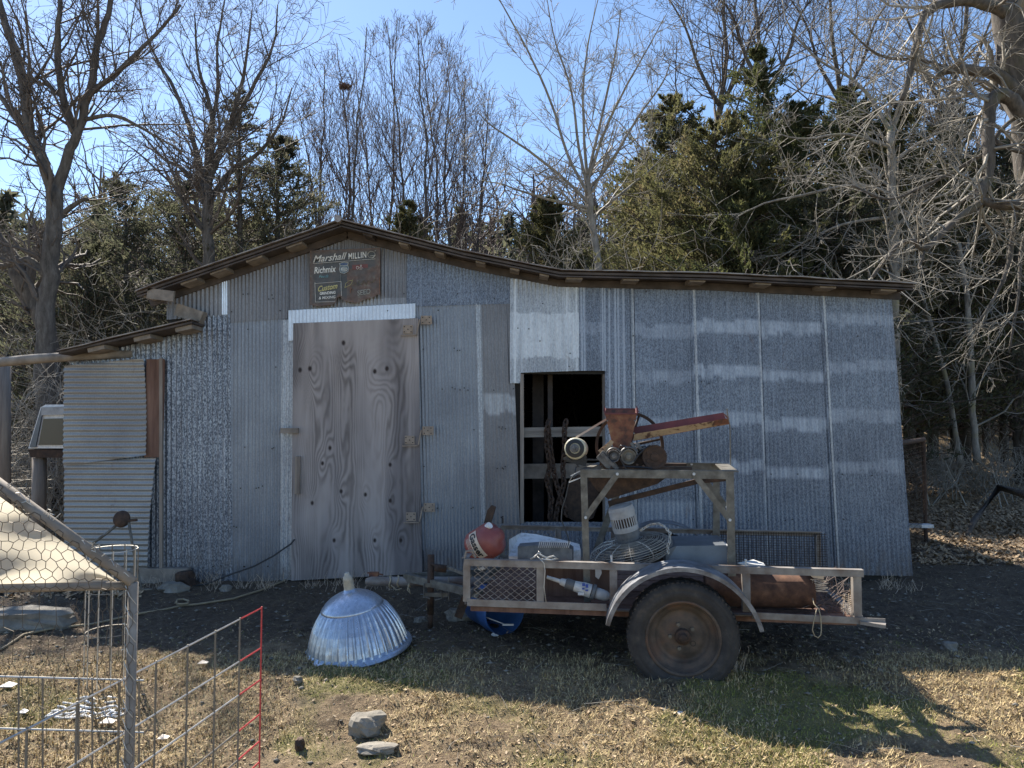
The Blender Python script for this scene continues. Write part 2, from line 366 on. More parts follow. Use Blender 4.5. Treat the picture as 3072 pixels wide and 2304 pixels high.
sheet(top(670,686,2), [(670,945),(687,945)], .02, 'g_new', .03, .003, rows=6, name='batten')
# bright strip over the door and its left leg
sheet([(868,933),(1248,912)], [(868,976),(1248,956)], .036, 'g_new', .036, .006, rows=8)
sheet([(868,960),(887,960)], [(868,1024),(887,1022)], .036, 'g_new', .034, .004, rows=6)
# middle row
sheet([(690,955),(850,950)], [(690,1752),(850,1738)], .036, 'g_smooth', .012, .006)
sheet([(846,960),(890,958)], [(842,1740),(882,1738)], .046, 'g_light', .018, .007)
sheet([(1242,916),(1428,910)], [(1262,1650),(1448,1650)], .034, 'g_smooth', .014, .005)
sheet([(1260,1640),(1560,1640)], [(1262,1712),(1562,1704)], .036, 'g_smooth', .006, .005)
sheet([(1427,912),(1444,912)], [(1446,1650),(1460,1650)], .03, 'g_light', .02, .005, name='batten')
sheet([(1442,911),(1536,911)], [(1458,1650),(1562,1650)], .036, 'g_gable', .016, .005, bands=[(1185,1238)], bandstr=1.)
# left low part
LR = [(170,1048),(572,955)]
lz = [wx(u, v, YE) for u, v in LR]
def topl(u0, u1, n=3): return [(u, px_row(interp(lz, wx(u, 1000)[0])-.05)) for u in [u0+(u1-u0)*i/n for i in range(n+1)]]
sheet(topl(330,560), [(330,1748),(560,1748)], .05, 'g_speck', .006, .009)
sheet(topl(213,340), [(213,1748),(340,1748)], .05, 'g_speck', -.004, .006)
sheet([(552,952),(694,944)], [(556,1750),(700,1752)], .05, 'g_speck', .016, .009)
sheet([(214,1100),(449,1078)], [(211,1395),(455,1364)], .052, 'g_door', .11, .008, horizontal=True, name='side_sheet', warp=-.03)
sheet([(211,1383),(482,1372)], [(210,1706),(456,1706)], .052, 'g_door', .09, .008, horizontal=True, name='side_sheet', warp=.03)
# right long wall
bt = 1722
def rs_(u): return 1
sheet([(1530,838),(1735,844)], [(1530,1150),(1560,1150),(1562,1119),(1737,1113)], .042, 'g_light', .034, .006, bands=[(940,1075)], bandstr=.9, vs=(1728,1700,1545))
sheet([(1733,845),(1815,846)], [(1737,1113),(1817,1113)], .042, 'g_right', .03, .006, vs=(1742,1751,1806,1813), bands=[(968,1000)], bandstr=.5)
sheet([(1813,846),(1894,848)], [(1815,1715),(1908,1716)], .042, 'g_right', .028, .006, bands=[(1500,1600)], bandstr=.5, vs=(1826,1843,1853,1868))
sheet([(1885,848),(2078,852)], [(1896,1716),(2105,1718)], .04, 'g_right', .020, .005, bands=[(975,1012),(1112,1145),(1250,1280),(1500,1600)], bandstr=.6)
sheet([(2072,852),(2268,860)], [(2092,1718),(2298,1720)], .04, 'g_right', .026, .005, bands=[(960,998),(1099,1134),(1235,1270),(1380,1412)])
sheet([(2262,862),(2464,870)], [(2290,1720),(2512,1722)], .04, 'g_right', .020, .005, bands=[(969,1006),(1113,1147),(1256,1292),(1400,1435)])
sheet([(2458,872),(2668,878)], [(2502,1722),(2733,1726)], .04, 'g_right', .026, .005, bands=[(942,974),(1084,1118),(1228,1264),(1380,1412)], bandstr=.6)
for a, c_ in ((1894,1908),(2078,2105),(2268,2298),(2464,2512)):
    sheet([(a-3,850),(a+4,850)], [(c_-3,1718),(c_+4,1718)], .035, 'g_light', .034, .004, rows=8, name='lap_seam')
for a in (1742,1750,1806,1813,1826,1842,1852):
    c2 = a+8; e = 1105 if a < 1815 else 1240
    sheet([(a-2,850),(a+2,850)], [(c2-2,e),(c2+2,e)], .06, 'g_new', .044, .003, rows=4, name='drip_streak') if False else None
sheet([(1562,1565),(1817,1565)], [(1562,1712),(1817,1714)], .042, 'g_right', .01, .006)
# structure behind: walls with the window hole, roof
wmb = MB()
xl = wx(504,1000)[0]; xr = wx(2690,1400)[0]; xl2 = wx(213,1400)[0]
wa, wb = wx(1566,1300)[0], wx(1812,1300)[0]; wz0 = wx(1600,1568)[1]; wz1 = wx(1600,1122)[1]
def bwall(x0, x1, z0, z1, y0, y1): wmb.box(((x0+x1)/2, (y0+y1)/2, (z0+z1)/2), (x1-x0, y1-y0, z1-z0))
yb = YW+.03
zt = lambda x: interp(roofz, x)-.075
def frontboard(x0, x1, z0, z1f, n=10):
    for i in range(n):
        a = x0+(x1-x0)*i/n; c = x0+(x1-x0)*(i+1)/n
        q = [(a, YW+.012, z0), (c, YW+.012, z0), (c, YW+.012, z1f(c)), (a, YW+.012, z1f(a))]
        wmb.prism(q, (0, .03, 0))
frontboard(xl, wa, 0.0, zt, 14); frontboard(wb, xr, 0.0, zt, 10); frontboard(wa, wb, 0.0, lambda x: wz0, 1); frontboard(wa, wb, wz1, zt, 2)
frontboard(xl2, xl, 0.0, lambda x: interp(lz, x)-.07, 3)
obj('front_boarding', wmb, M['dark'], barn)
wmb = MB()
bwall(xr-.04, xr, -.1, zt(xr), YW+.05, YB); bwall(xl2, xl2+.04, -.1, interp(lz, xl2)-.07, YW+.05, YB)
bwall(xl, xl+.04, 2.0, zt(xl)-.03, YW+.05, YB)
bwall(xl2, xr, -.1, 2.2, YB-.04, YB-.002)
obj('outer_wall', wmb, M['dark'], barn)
gb = MB(); poly = [(roofz[0][0], YB-.04, 2.2)]+[(x, YB-.04, z-.07) for x, z in roofz if x < xr]+[(xr, YB-.04, zt(xr)), (xr, YB-.04, 2.2)]
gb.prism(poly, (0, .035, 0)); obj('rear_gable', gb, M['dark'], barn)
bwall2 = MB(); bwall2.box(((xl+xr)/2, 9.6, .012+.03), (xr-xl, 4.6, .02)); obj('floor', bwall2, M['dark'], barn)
def roofsheet(poly, y0, y1, th, mat, nm, zoff=0., wob=.0):
    mb = MB()
    for i in range(len(poly)-1):
        (x0, z0), (x1, z1) = poly[i], poly[i+1]
        n = max(2, int((x1-x0)/.25))
        for k in range(n):
            a = k/n; c = (k+1)/n
            pa = (x0+(x1-x0)*a, z0+(z1-z0)*a+zoff+wob*(float(vn(x0+(x1-x0)*a*3, 1, 2))-.5)); pc = (x0+(x1-x0)*c, z0+(z1-z0)*c+zoff+wob*(float(vn(x0+(x1-x0)*c*3, 1, 2))-.5))
            mb.add([(pa[0],y0,pa[1]),(pc[0],y0,pc[1]),(pc[0],y1,pc[1]),(pa[0],y1,pa[1]),(pa[0],y0,pa[1]-th),(pc[0],y0,pc[1]-th),(pc[0],y1,pc[1]-th),(pa[0],y1,pa[1]-th)],
                   [(0,1,2,3),(7,6,5,4),(0,4,5,1),(3,2,6,7)]+([(0,3,7,4)] if i == 0 and k == 0 else [])+([(1,5,6,2)] if i == len(poly)-2 and k == n-1 else []))
    return obj(nm, mb, mat, barn)
roofsheet(roofz, YE, YB+.3, .010, M['roofm'], 'roof', 0, .02)
roofsheet([(x, z) for x, z in roofz], YE+.035, YB+.2, .022, M['under'], 'roof_deck', -.022, .0)
roofsheet(lz, YE, YB+.2, .010, M['roofm'], 'low_roof', 0, .02)
roofsheet(lz, YE+.03, YB+.1, .02, M['under'], 'low_roof_deck', -.022)
rb = MB()
for i in range(len(roofz)-1):
    (x0, z0), (x1, z1) = roofz[i], roofz[i+1]
    rb.bar((x0, YW-.035, z0-.085), (x1, YW-.035, z1-.085), .028, .07)
obj('rake_board', rb, M['under'], barn)
ub = MB()
for i in range(len(roofz)-1):
    (x0, z0), (x1, z1) = roofz[i], roofz[i+1]
    ub.bar((x0, YE+.06, z0-.062), (x1, YE+.06, z1-.062), .03, .012)
obj('verge_board', ub, M['under'], barn)
D = 1.3888
for k, dx in enumerate((318,398,462,540,627,790,868,947,1037,1112,1177,1243,1367,1512,1656,1798,1930)):
    x = wx(dx*D, 900, YE)[0]; z = interp(roofz, x); z2 = interp(roofz, x+.05)
    sl_ = math.atan2(z2-z, .05); wd = .16 if k < 5 else (.09 if k < 11 else .15)
    Mr = Matrix.Rotation(-sl_, 3, 'Y'); mb = MB()
    mb.box((x, (YE+.08+YW-.06)/2, z-.066), (wd, YW-.06-YE-.08, .035), Mr)
    obj('lookout_block', mb, M['wood'] if k != 5 else M['under'], barn)
for dx in (200,300,390):
    x = wx(dx*D, 1000, YE)[0]; z = interp(lz, x); mb = MB()
    Mr = Matrix.Rotation(-math.atan2(lz[1][1]-lz[0][1], lz[1][0]-lz[0][0]), 3, 'Y')
    mb.box((x, (YE+.04+YW)/2, z-.065), (.16, YW-YE-.08, .04), Mr); obj('lookout_block', mb, M['wood'], barn)
mb = MB(); q = wx(1030, 668, YE); mb.tube([(q[0]-.05, YE-.02, q[1]+.035), (q[0]-.03, YB, q[1]+.035)], .035, 8); obj('ridge_cap', mb, M['roofm'], barn)
mb = MB(); mb.bar((roofz[0][0]+.1, YE+.05, roofz[0][1]-.03), (roofz[0][0]+.35, YE+.05, roofz[0][1]-.06), .03, .10); mb.bar((roofz[0][0]+.3, YW-.1, roofz[0][1]-.16), (roofz[0][0]+.55, YW-.1, roofz[0][1]-.24), .1, .12); obj('eave_block', mb, M['wood'], barn)
# frame timber left of the speckled wall
mb = MB(); a = P(452,1078,YW-.05); c = P(480,1372,YW-.05); mb.box(((a.x+c.x)/2, YW-.06, (a.z+c.z)/2), (c.x-a.x+.06, .03, a.z-c.z)); obj('side_board', mb, M['redwood'], barn)
mb = MB(); mb.bar(P(484,1075,YW-.07), P(484,1735,YW-.07), .03, .03, (0,1,0)); obj('side_post', mb, M['woodv'], barn)
mb = MB(); a = P(640,1690,7.05); mb.box((P(470,1722,7.05).x, 7.13, .06), (.55, .08, .16)); obj('sill_log', mb, M['wood'], barn)
# nails
rg = random.Random(3); nme = None
for (u0, u1, v0, v1, k) in ((700,845,985,1700,14),(1265,1425,930,1640,18),(1460,1550,930,1640,10),(500,1520,870,945,14),(340,680,1100,1700,10),(1830,2700,870,1700,26),(1540,1730,870,1100,6)):
    for _ in range(k):
        u = rg.uniform(u0, u1); v = v0+(v1-v0)*round(rg.random()*6)/6+rg.uniform(-4, 4); q = P(u, v, YW-.045)
        if nme is None: mb = MB(); mb.box(q, (.011, .006, .011)); n0 = obj('nail_head', mb, M['dark'], barn); nme = (n0, q); continue
        n2 = nme[0].copy(); C.objects.link(n2); n2.parent = barn; n2.location = q-nme[1]
# window opening
fr = MB()
fr.box(((wa-.0), YW+.02, (wz0+wz1)/2), (.035, .11, wz1-wz0)); obj('window_jamb', fr, M['woodv'], barn)
fr = MB(); fr.box((wb+.01, YW+.05, (wz0+wz1)/2), (.03, .1, wz1-wz0)); obj('window_jamb', fr, M['woodv'], barn)
for (v0, v1, yy, mk) in ((1283,1312,7.30,'woodh'),(1392,1436,7.42,'wood')):
    a = P(1560,v1,yy); c = P(1822,v0,yy); mb = MB(); mb.bar((a.x, yy, (a.z+c.z)/2), (c.x, yy, (a.z+c.z)/2+.012), .035, c.z-a.z, (0,0,1)); obj('cross_board', mb, M[mk], barn)
mb = MB(); a = P(1650,1120,7.62); mb.box((a.x+.0, 7.62, 1.05), (.05, .06, 2.1)); a = P(1615,1120,7.8); mb.box((a.x, 7.9, 1.05), (.12, .02, 2.1)); obj('inner_post', mb, M['under'], barn)
# door
dc = [wx(885,972), wx(1257,957), wx(1268,1717), wx(879,1738)]
nu, nv = 190, 380; mb = MB(); S, T = np.meshgrid(np.linspace(0,1,nu), np.linspace(0,1,nv))
DX = (dc[0][0]*(1-S)+dc[1][0]*S)*(1-T)+(dc[3][0]*(1-S)+dc[2][0]*S)*T; DZ = (dc[0][1]*(1-S)+dc[1][1]*S)*(1-T)+(dc[3][1]*(1-S)+dc[2][1]*S)*T
YD = YW-.06
H = fbm(DX*3.0, DZ*.42, 1, 2)*.62+fbm(DX*7, DZ*1.1, 3, 2)*.16+DX*.75
kn = [(745,742),(652,800),(673,797),(812,803),(838,797),(716,967),(845,1003),(678,1085),(740,1060),(792,1067),(845,1080),(725,1165),(868,1165),(812,1165),(700,1000)]
core = np.zeros_like(DX)
for i, (a, c) in enumerate(kn):
    kx, kz = wx(a*D, c*D); big = 1 if i < 5 else .55
    dx_ = (DX-kx)/(.085*big); dz_ = (DZ-kz)/(.19*big); r2 = dx_**2+dz_**2
    H = H+.15*big*np.exp(-r2*.8); r = np.sqrt(((DX-kx)/.013)**2+((DZ-kz)/.018)**2)/(.7+.4*big); core = np.maximum(core, np.clip((1.7-r)*1.1, 0, 1))
ln = np.sin((H+.035*fbm(DX*16, DZ*5, 2, 3))*2*np.pi*27)*.5+.5
grain = ln**1.4*.62*np.clip((fbm(DX*4, DZ*2.2, 5, 3)-.36)*3.2, 0.08, 1)+.22*fbm(DX*45, DZ*3, 6, 2)+.30*np.clip(fbm(DX*9, DZ*1.1, 4, 3)-.45, 0, 1)*2
stn = fbm(DX*5, DZ*.6, 2, 3)
mb.v = list(zip(DX.ravel(), (np.full(DX.size, YD)-.0), DZ.ravel()))
mb.f = [(j*nu+i, (j+1)*nu+i, (j+1)*nu+i+1, j*nu+i+1) for j in range(nv-1) for i in range(nu-1)]
nb = len(mb.v); cs = [0, nu-1, nu*nv-1, nu*(nv-1)]
for q in cs: p_ = mb.v[q]; mb.v.append((p_[0], YD+.02, p_[2]))
for i in range(4): a = cs[i]; c = cs[(i+1) % 4]; mb.f.append((a, c, nb+(i+1) % 4, nb+i))
m, t, b = newmat('weathered_plywood')
a1 = t.nodes.new('ShaderNodeAttribute'); a1.attribute_name = 'grain'; a2 = t.nodes.new('ShaderNodeAttribute'); a2.attribute_name = 'knot'; a3 = t.nodes.new('ShaderNodeAttribute'); a3.attribute_name = 'stain'
c = ramp(t, a1.outputs['Fac'], [(.10,(.345,.315,.305)),(.45,(.26,.235,.225)),(.95,(.145,.128,.122))])
c = mix(t, 1., c, ramp(t, a3.outputs['Fac'], [(.35,(.66,.65,.66)),(.62,(1.15,1.13,1.11))]), 'MULTIPLY')
c = mix(t, a2.outputs['Fac'], c, (.03,.02,.018)); t.links.new(c, b.inputs['Base Color']); b.inputs['Roughness'].default_value = .85
bump(t, b, a1.outputs['Fac'], .25, .003)
z4 = [0]*4
obj('door', mb, m, barn, attr={'grain': list(grain.ravel())+[.3]*4, 'knot': list(core.ravel())+z4, 'stain': list(stn.ravel())+[.5]*4})
door = barn.children[-1] if barn.children else None
door = bpy.data.objects['door']
for (u, v) in ((1257,968),(1262,1300),(1266,1530)):
    mb = MB(); y = YD-.012
    a = P(u-33, v+20, y); mb.box((a.x, y, a.z), (.095, .006, .085)); a2_ = P(u+22, v-8, y); mb.box((a2_.x, y, a2_.z), (.11, .006, .085))
    mb.bar(P(u-8, v+38, y-.01), P(u+2, v-10, y-.01), .012, .014, (0,1,0)); mb.bar(P(u-55, v+38, y-.01), P(u-6, v+37, y-.01), .01, .014, (0,1,0))
    h = obj('hinge', mb, M['hinge'], door)
    mb = MB()
    for dx, dz in ((-.035,-.025),(-.035,.025),(.03,-.025),(.03,.025),(0,0)):
        mb.box((a.x+dx, y-.006, a.z+dz), (.009, .008, .009)); mb.box((a2_.x+dx, y-.006, a2_.z+dz), (.009, .008, .009))
    obj('screws', mb, M['dark'], h)
mb = MB(); mb.box(P(869,1292,YD-.02), (.17, .04, .05)); obj('latch_block', mb, M['wood'], door)
mb = MB(); mb.box(P(893,1425,YD-.02), (.045, .03, .36)); obj('handle_board', mb, M['woodv'], door)

# pole beam reaching left from the low roof
mb = MB(); mb.tube([P(-60,1092,7.1), P(90,1078,7.1), P(235,1068,7.15), P(400,1062,7.2)], [.045,.05,.045,.04], 10)
tag(obj('pole_beam', mb, M['wood'], base=P(0,1080,7.1), smooth=True), 'long bare wooden pole reaching left from the low roof of the barn', 'beam')
mb = MB(); mb.tube([P(8,1820,8.3), P(10,1300,8.3), P(12,1096,8.3)], [.08,.075,.07], 10)
tag(obj('wooden_post', mb, M['woodv'], base=P(8,1820,8.3), smooth=True), 'stout pale wooden post under the pole at the left edge', 'post')
# ---------------------------------------------------------------- sign
YS = YW-.065
m, t, b = newmat('painted_sign_board'); n = nz(t, 7, (1,1,1), 6, .7)
c = ramp(t, n, [(.35,(.05,.06,.065)),(.55,(.10,.10,.10)),(.70,(.16,.12,.10))])
at = t.nodes.new('ShaderNodeAttribute'); at.attribute_name = 'rust'
c = mix(t, at.outputs['Fac'], c, ramp(t, nz(t, 24, (1,1,1), 4, .7, 5), [(.4,(.11,.07,.055)),(.55,(.17,.11,.085)),(.68,(.20,.20,.17))]))
t.links.new(c, b.inputs['Base Color']); b.inputs['Roughness'].default_value = .6; M['sign'] = m
sgn = thing('shop_sign', 'old hand lettered milling and feeds sign with a rusted ragged bottom edge, in the gable', 'sign', P(1035,900,YS))
tl, tr_, = (929,752), (1141,743)
ragt = [(290,890),(340,900),(420,905),(500,897),(560,890),(615,862),(622,820),(635,798),(655,786),(675,788),(688,825),(720,845),(780,852),(850,868),(900,866),(950,832),(1010,815),(1080,800),(1120,770),(1140,758),(1165,772)]
ragt = [(860+.2411*x, 700+.2411*y) for x, y in ragt]
mb = MB(); N = 90; K = 60; rust = []
ub_, ue = 929.5, 1141.
for j in range(K+1):
    for i in range(N+1):
        s = i/N; u = ub_+(ue-ub_)*s; vt = 752-9*s; vb = interp(ragt, u); f = j/K; v = vt+(vb-vt)*f
        q = P(u, v, YS-.003*math.sin(s*9)); mb.v.append(tuple(q))
        e = min(s, 1-s, f*.8, (1-f)*.8)*9; r_ = max(0, 1-e*1.3)*.9+(1.1 if (s > .53 and f > .38) else 0)*float(fbm(s*9, f*9, 3, 2))*1.4
        rust.append(min(1, r_*.9*(0.5+float(fbm(s*14, f*10, 4, 3)))))
for j in range(K):
    for i in range(N): q = j*(N+1)+i; mb.f.append((q, q+1, q+N+2, q+N+1))
sb = obj('sign_board', mb, M['sign'], sgn, attr={'rust': rust})
md = sb.modifiers.new('thick', 'SOLIDIFY'); md.thickness = .004; md.offset = -1 
def textobj(name, body, p0, p1, h, mat, parent, shear=0., Y=YS-.012, bold=0., ext=.0012, space=1.):
    """lettering from p0 to p1 (baseline ends, photo px) with cap height h px"""
    cu = bpy.data.curves.new('t', 'FONT'); cu.body = body; cu.shear = shear; cu.extrude = ext; cu.offset = bold; cu.space_character = space; cu.resolution_u = 3
    to = bpy.data.objects.new('t', cu); C.objects.link(to); bpy.context.view_layer.update()
    me = bpy.data.meshes.new_from_object(to.evaluated_get(bpy.context.evaluated_depsgraph_get()))
    vs = np.array([v.co[:] for v in me.vertices]); fs = [tuple(p.vertices) for p in me.polygons]
    bpy.data.objects.remove(to); bpy.data.curves.remove(cu); bpy.data.meshes.remove(me)
    x0, x1 = vs[:,0].min(), vs[:,0].max(); sx = 1/(x1-x0); capz = .70
    mb = MB()
    for x, y, z in vs:
        s = (x-x0)*sx; u = p0[0]+(p1[0]-p0[0])*s; v = p0[1]+(p1[1]-p0[1])*s - y/capz*h
        q = P(u, v, Y); mb.v.append((q.x, q.y-z, q.z))
    mb.f = fs
    return obj(name, mb, mat, parent)
def cs6(x, y): return (860+.2411*x, 700+.2411*y)
def stroke(name, pts, w, mat, parent, Y=YS-.013, closed=False):
    mb = MB(); ps = [P(*cs6(*q), Y) for q in pts]
    if closed: ps.append(ps[0])
    for a, c in zip(ps[:-1], ps[1:]): mb.bar(a, c, w, .002, (0,1,0)) if False else mb.bar(a+(a-c).normalized()*w*.4, c+(c-a).normalized()*w*.4, .002, w, (0,-1,0) if abs((c-a).normalized().y) < .9 else (1,0,0))
    return obj(name, mb, mat, parent)
M['sgw'] = flat('sign_white', (.85,.85,.80), .7); M['sgg'] = flat('sign_silver', (.65,.64,.60), .7); M['sgy'] = flat('sign_yellow', (.60,.55,.25), .7); M['sgt'] = flat('sign_teal', (.20,.40,.44), .7); M['sgb'] = flat('sign_blue', (.05,.10,.30), .7); M['sgr'] = flat('sign_red', (.30,.09,.08), .7); M['sgf'] = flat('sign_faded', (.36,.37,.33), .7); M['sgo'] = flat('sign_orange', (.36,.17,.09), .7)
textobj('lettering', 'Marshall', cs6(330,362), cs6(748,318), 20, M['sgg'], sgn, .35, bold=.012)
textobj('lettering', 'MILLIN', cs6(770,322), cs6(990,300), 18, M['sgw'], sgn, 0, bold=.008, space=1.1)
th = [R(a) for a in range(-25, 330, 18)]
stroke('lettering', [(1055+45*math.cos(a)*1.0, 265-40*math.sin(a)) for a in th if True][1:], .010, M['sgw'], sgn)
stroke('lettering', [(1040,282),(1104,272),(1070,302)], .007, M['sgw'], sgn)
stroke('lettering', [(1098,222),(1108,215)], .006, M['sgw'], sgn)
stroke('underline', [(330,375),(700,350),(1100,318)], .006, M['sgw'], sgn)
textobj('lettering', 'Richmix', cs6(345,500), cs6(612,478), 19, M['sgw'], sgn, .12, bold=.01)
textobj('lettering', 'Feeds', cs6(400,556), cs6(522,548), 9, M['sgt'], sgn, .4)
shd = [(655,375),(680,368),(712,355),(745,365),(768,362),(762,395),(772,440),(765,475),(715,500),(668,488),(655,450),(665,405)]
mb = MB(); mb.prism([P(*cs6(*q), YS-.010) for q in shd], (0,.004,0)); obj('shield_emblem', mb, M['sgt'] if False else flat('emblem_grey', (.16,.22,.26), .7), sgn)
stroke('shield_outline', shd, .005, M['sgw'], sgn, YS-.016, True)
for k in (-1, 0, 1):
    mb = MB(); cx, cy = 713+k*27, 382; pts = [P(*cs6(cx+(13 if i % 2 == 0 else 6)*math.sin(i*math.pi/5), cy-(13 if i % 2 == 0 else 6)*math.cos(i*math.pi/5)), YS-.017) for i in range(10)]
    mb.prism(pts, (0,.003,0)); obj('star', mb, M['sgb'], sgn)
stroke('shield_bar', [(668,402),(760,398)], .004, M['sgw'], sgn, YS-.016)
textobj('lettering', 'FEED', cs6(680,468), cs6(752,462), 8, M['sgw'], sgn, 0, YS-.017)
stroke('shield_ring', [(716+40*math.cos(a), 448-28*math.sin(a)) for a in [R(k*30) for k in range(12)]], .0035, M['sgw'], sgn, YS-.0165, True)
mb = MB(); mb.prism([P(*cs6(*q), YS-.008) for q in [(815,395),(1010,380),(1012,425),(820,455)]], (0,.003,0)); obj('red_block', mb, flat('block_red', (.19,.075,.07), .7), sgn)
stroke('round_mark', [(880+14*math.cos(R(k*45)), 428-18*math.sin(R(k*45))) for k in range(8)], .008, M['sgw'], sgn, YS-.013, True)
for pts in ([(925,390),(925,450)],[(903,430),(925,412),(948,430)],[(905,445),(948,442)],[(915,402),(935,400)]): stroke('lily_mark', pts, .006, M['sgw'], sgn)
stroke('panel_line', [(668,505),(668,600)], .004, M['sgf'], sgn)
stroke('panel_frame', [(352,625),(676,600),(682,775)], .006, M['sgw'], sgn); stroke('panel_frame', [(352,615),(358,855),(600,850)], .006, M['sgw'], sgn)
textobj('lettering', 'Custom', cs6(390,725), cs6(632,682), 16, M['sgy'], sgn, .3, bold=.015)
textobj('lettering', 'GRINDING', cs6(412,765), cs6(608,750), 8, M['sgw'], sgn, .1, bold=.02)
textobj('lettering', '& MIXING', cs6(400,822), cs6(606,806), 8, M['sgw'], sgn, .1, bold=.005)
stroke('leaf_mark', [(725,675),(735,625),(770,595),(820,582),(810,620),(780,650),(750,660),(728,678)], .007, M['sgy'], sgn)
textobj('lettering', 'Jacques', cs6(820,660), cs6(1120,600), 20, flat('sign_faded_orange', (.19,.14,.09), .7), sgn, .3) if False else None
textobj('lettering', 'SEED', cs6(880,775), cs6(1042,748), 15, M['sgf'], sgn, 0, bold=.0)
stroke('faded_scrawl', [(820,660),(850,600),(880,650),(900,590),(930,640),(960,580),(985,640),(1010,590),(1060,610),(1100,570)], .006, flat('scrawl_olive', (.20,.18,.11), .8), sgn)
stroke('faded_scrawl', [(790,740),(800,680),(830,700)], .010, M['sgo'], sgn)
stroke('faded_scrawl', [(1155,560),(1160,740)], .012, M['sgo'], sgn)
# ---------------------------------------------------------------- trailer
TO = Vector((-.314, 4.9, 0)); TU = Vector((math.cos(R(8)), -math.sin(R(8)), 0)); TV = Vector((math.sin(R(8)), math.cos(R(8)), 0))
def TP(u, v, b=0.):
    r = ray(u, v); o = TO+TV*b; s = (o-CO).dot(TV)/r.dot(TV); return CO+r*s
def TL(a, b, z): return TO+TU*a+TV*b+Vector((0,0,z))
def ta(u, v, b=0.): q = TP(u, v, b); return (q-TO).dot(TU), q.z
ZT = .655; ZB = .375; LN = ta(2588,1707)[0]; W = 1.52
trailer = thing('utility_trailer', 'rusty single axle trailer with angle iron sides, loaded with scrap before the barn', 'trailer', TL(1.3, .7, 0))
st = M['steelr']; up = (0,0,1)
def angle(mb, a, c, s=.045, th=.005, n1=(0,0,1), n2=None):
    a = Vector(a); c = Vector(c); d = (c-a).normalized(); n1 = Vector(n1); n1 = (n1-d*n1.dot(d)).normalized(); n2 = Vector(n2) if n2 else d.cross(n1); n2 = (n2-d*n2.dot(d)).normalized()
    for p, q in ((n1, n2), (n2, n1)):   # leg along p, thin along q
        off = p*s/2
        L = (c-a).length; Mx = Matrix((d, p, d.cross(p))).transposed()
        mb.box((a+c)/2+off+(q*th/2), (L, s-(th*1.01 if p is n2 else 0), th), Mx)
    return mb
def tpart(name, fn, mat=st, parent=None, smooth=False): mb = MB(); fn(mb); return obj(name, mb, mat, parent or trailer, smooth=smooth)
for b_, s_ in ((0, 1), (W, -1)):
    tpart('top_rail', lambda mb: (mb.bar(TL(0,b_,ZT), TL(LN+(.16 if b_ else 0),b_,ZT), .045, .006), mb.bar(TL(0,b_-.02*s_,ZT-.022), TL(LN+(.16 if b_ else 0),b_-.02*s_,ZT-.022), .005, .036)))
    tpart('bottom_rail', lambda mb: (mb.bar(TL(.02,b_-.015*s_,ZB), TL(.93,b_-.015*s_,ZB), .006, .045), mb.bar(TL(.02,b_+.01*s_,ZB-.02), TL(LN-.02,b_+.01*s_,ZB-.02), .05, .006)))
    tpart('bottom_rail', lambda mb: mb.bar(TL(1.83,b_-.012*s_,ZB-.018), TL(LN+.12,b_-.012*s_,ZB-.028), .006, .04))
    for a_ in (ta(1401,1700)[0], ta(1621,1700)[0], ta(1840,1700)[0], ta(2238,1720)[0], ta(2570,1730)[0]+(.17 if b_ else 0)):
        tpart('upright', lambda mb: (mb.box(TL(a_,b_-.008*s_,(ZT+ZB)/2-.012), (.048, .006, ZT-ZB-.03), Matrix((TU, TV, Vector((0,0,1)))).transposed()), mb.box(TL(a_-.021,b_+.016*s_,(ZT+ZB)/2-.012), (.006, .045, ZT-ZB-.03), Matrix((TU, TV, Vector((0,0,1)))).transposed())))
    # expanded metal
    def xm(mb):
        a0, a1 = ta(1422,1700)[0], ta(1606,1700)[0]; rows = 12; cw = .052; ch = (ZT-ZB-.03)/rows; n = int((a1-a0)/cw*2)
        for r_ in range(rows+1):
            pts = []; zc = ZB+.008+ch*r_
            for i in range(n+1):
                a = a0+(a1-a0)*i/n; z = zc+(ch*.5 if (i+r_) % 2 else -ch*.5)*.92; pts.append(TL(a, b_+(.004 if i % 2 else 0), z))
            mb.tube(pts, .0032, 4, False)
    tpart('expanded_metal_panel', xm)
def fm(mb):
    for i in range(46): a = 1.78+i*.02; mb.tube([TL(a,W,ZB), TL(a,W,ZT-.01)], .0022, 3, False)
    for j in range(14): z = ZB+j*.02; mb.tube([TL(1.78,W,z), TL(2.70,W,z)], .0022, 3, False)
tpart('far_mesh_panel', fm, M['drust'])
tpart('front_rail', lambda mb: (mb.bar(TL(0,.01,ZT+.004), TL(0,W-.01,ZT+.004), .045, .006), mb.bar(TL(0,.02,ZB), TL(0,W-.02,ZB), .006, .045)))
tpart('rear_rail', lambda mb: mb.bar(TL(LN-.02,.03,ZB-.02), TL(LN-.02,W-.03,ZB-.02), .05, .03))
tpart('rear_foot', lambda mb: mb.bar(TL(LN-.02,.0,ZB-.035), TL(LN+.11,-.05,ZB-.04), .06, .02))
tpart('floor', lambda mb: [mb.box(TL(LN/2,.09+.19*k+.0,ZB-.045), (LN-.08, .17, .03), Matrix((TU, TV, Vector((0,0,1)))).transposed()) for k in range(8)], M['redwood'])
tpart('corner_lug', lambda mb: (mb.tube([TL(.0,.0,ZT+.004), TL(.01,.0,ZT+.05), TL(.05,.01,ZT+.055), TL(.07,.01,ZT+.01)], .008, 6)), M['wood'])
tpart('frame_rail', lambda mb: [mb.bar(TL(.05,b,.30), TL(LN-.1,b,.30), .05, .06) for b in (.3, 1.2)], M['drust'])
tpart('axle', lambda mb: mb.tube([TL(1.5,-.1,.235), TL(1.5,W+.1,.235)], .03, 10), M['drust'])
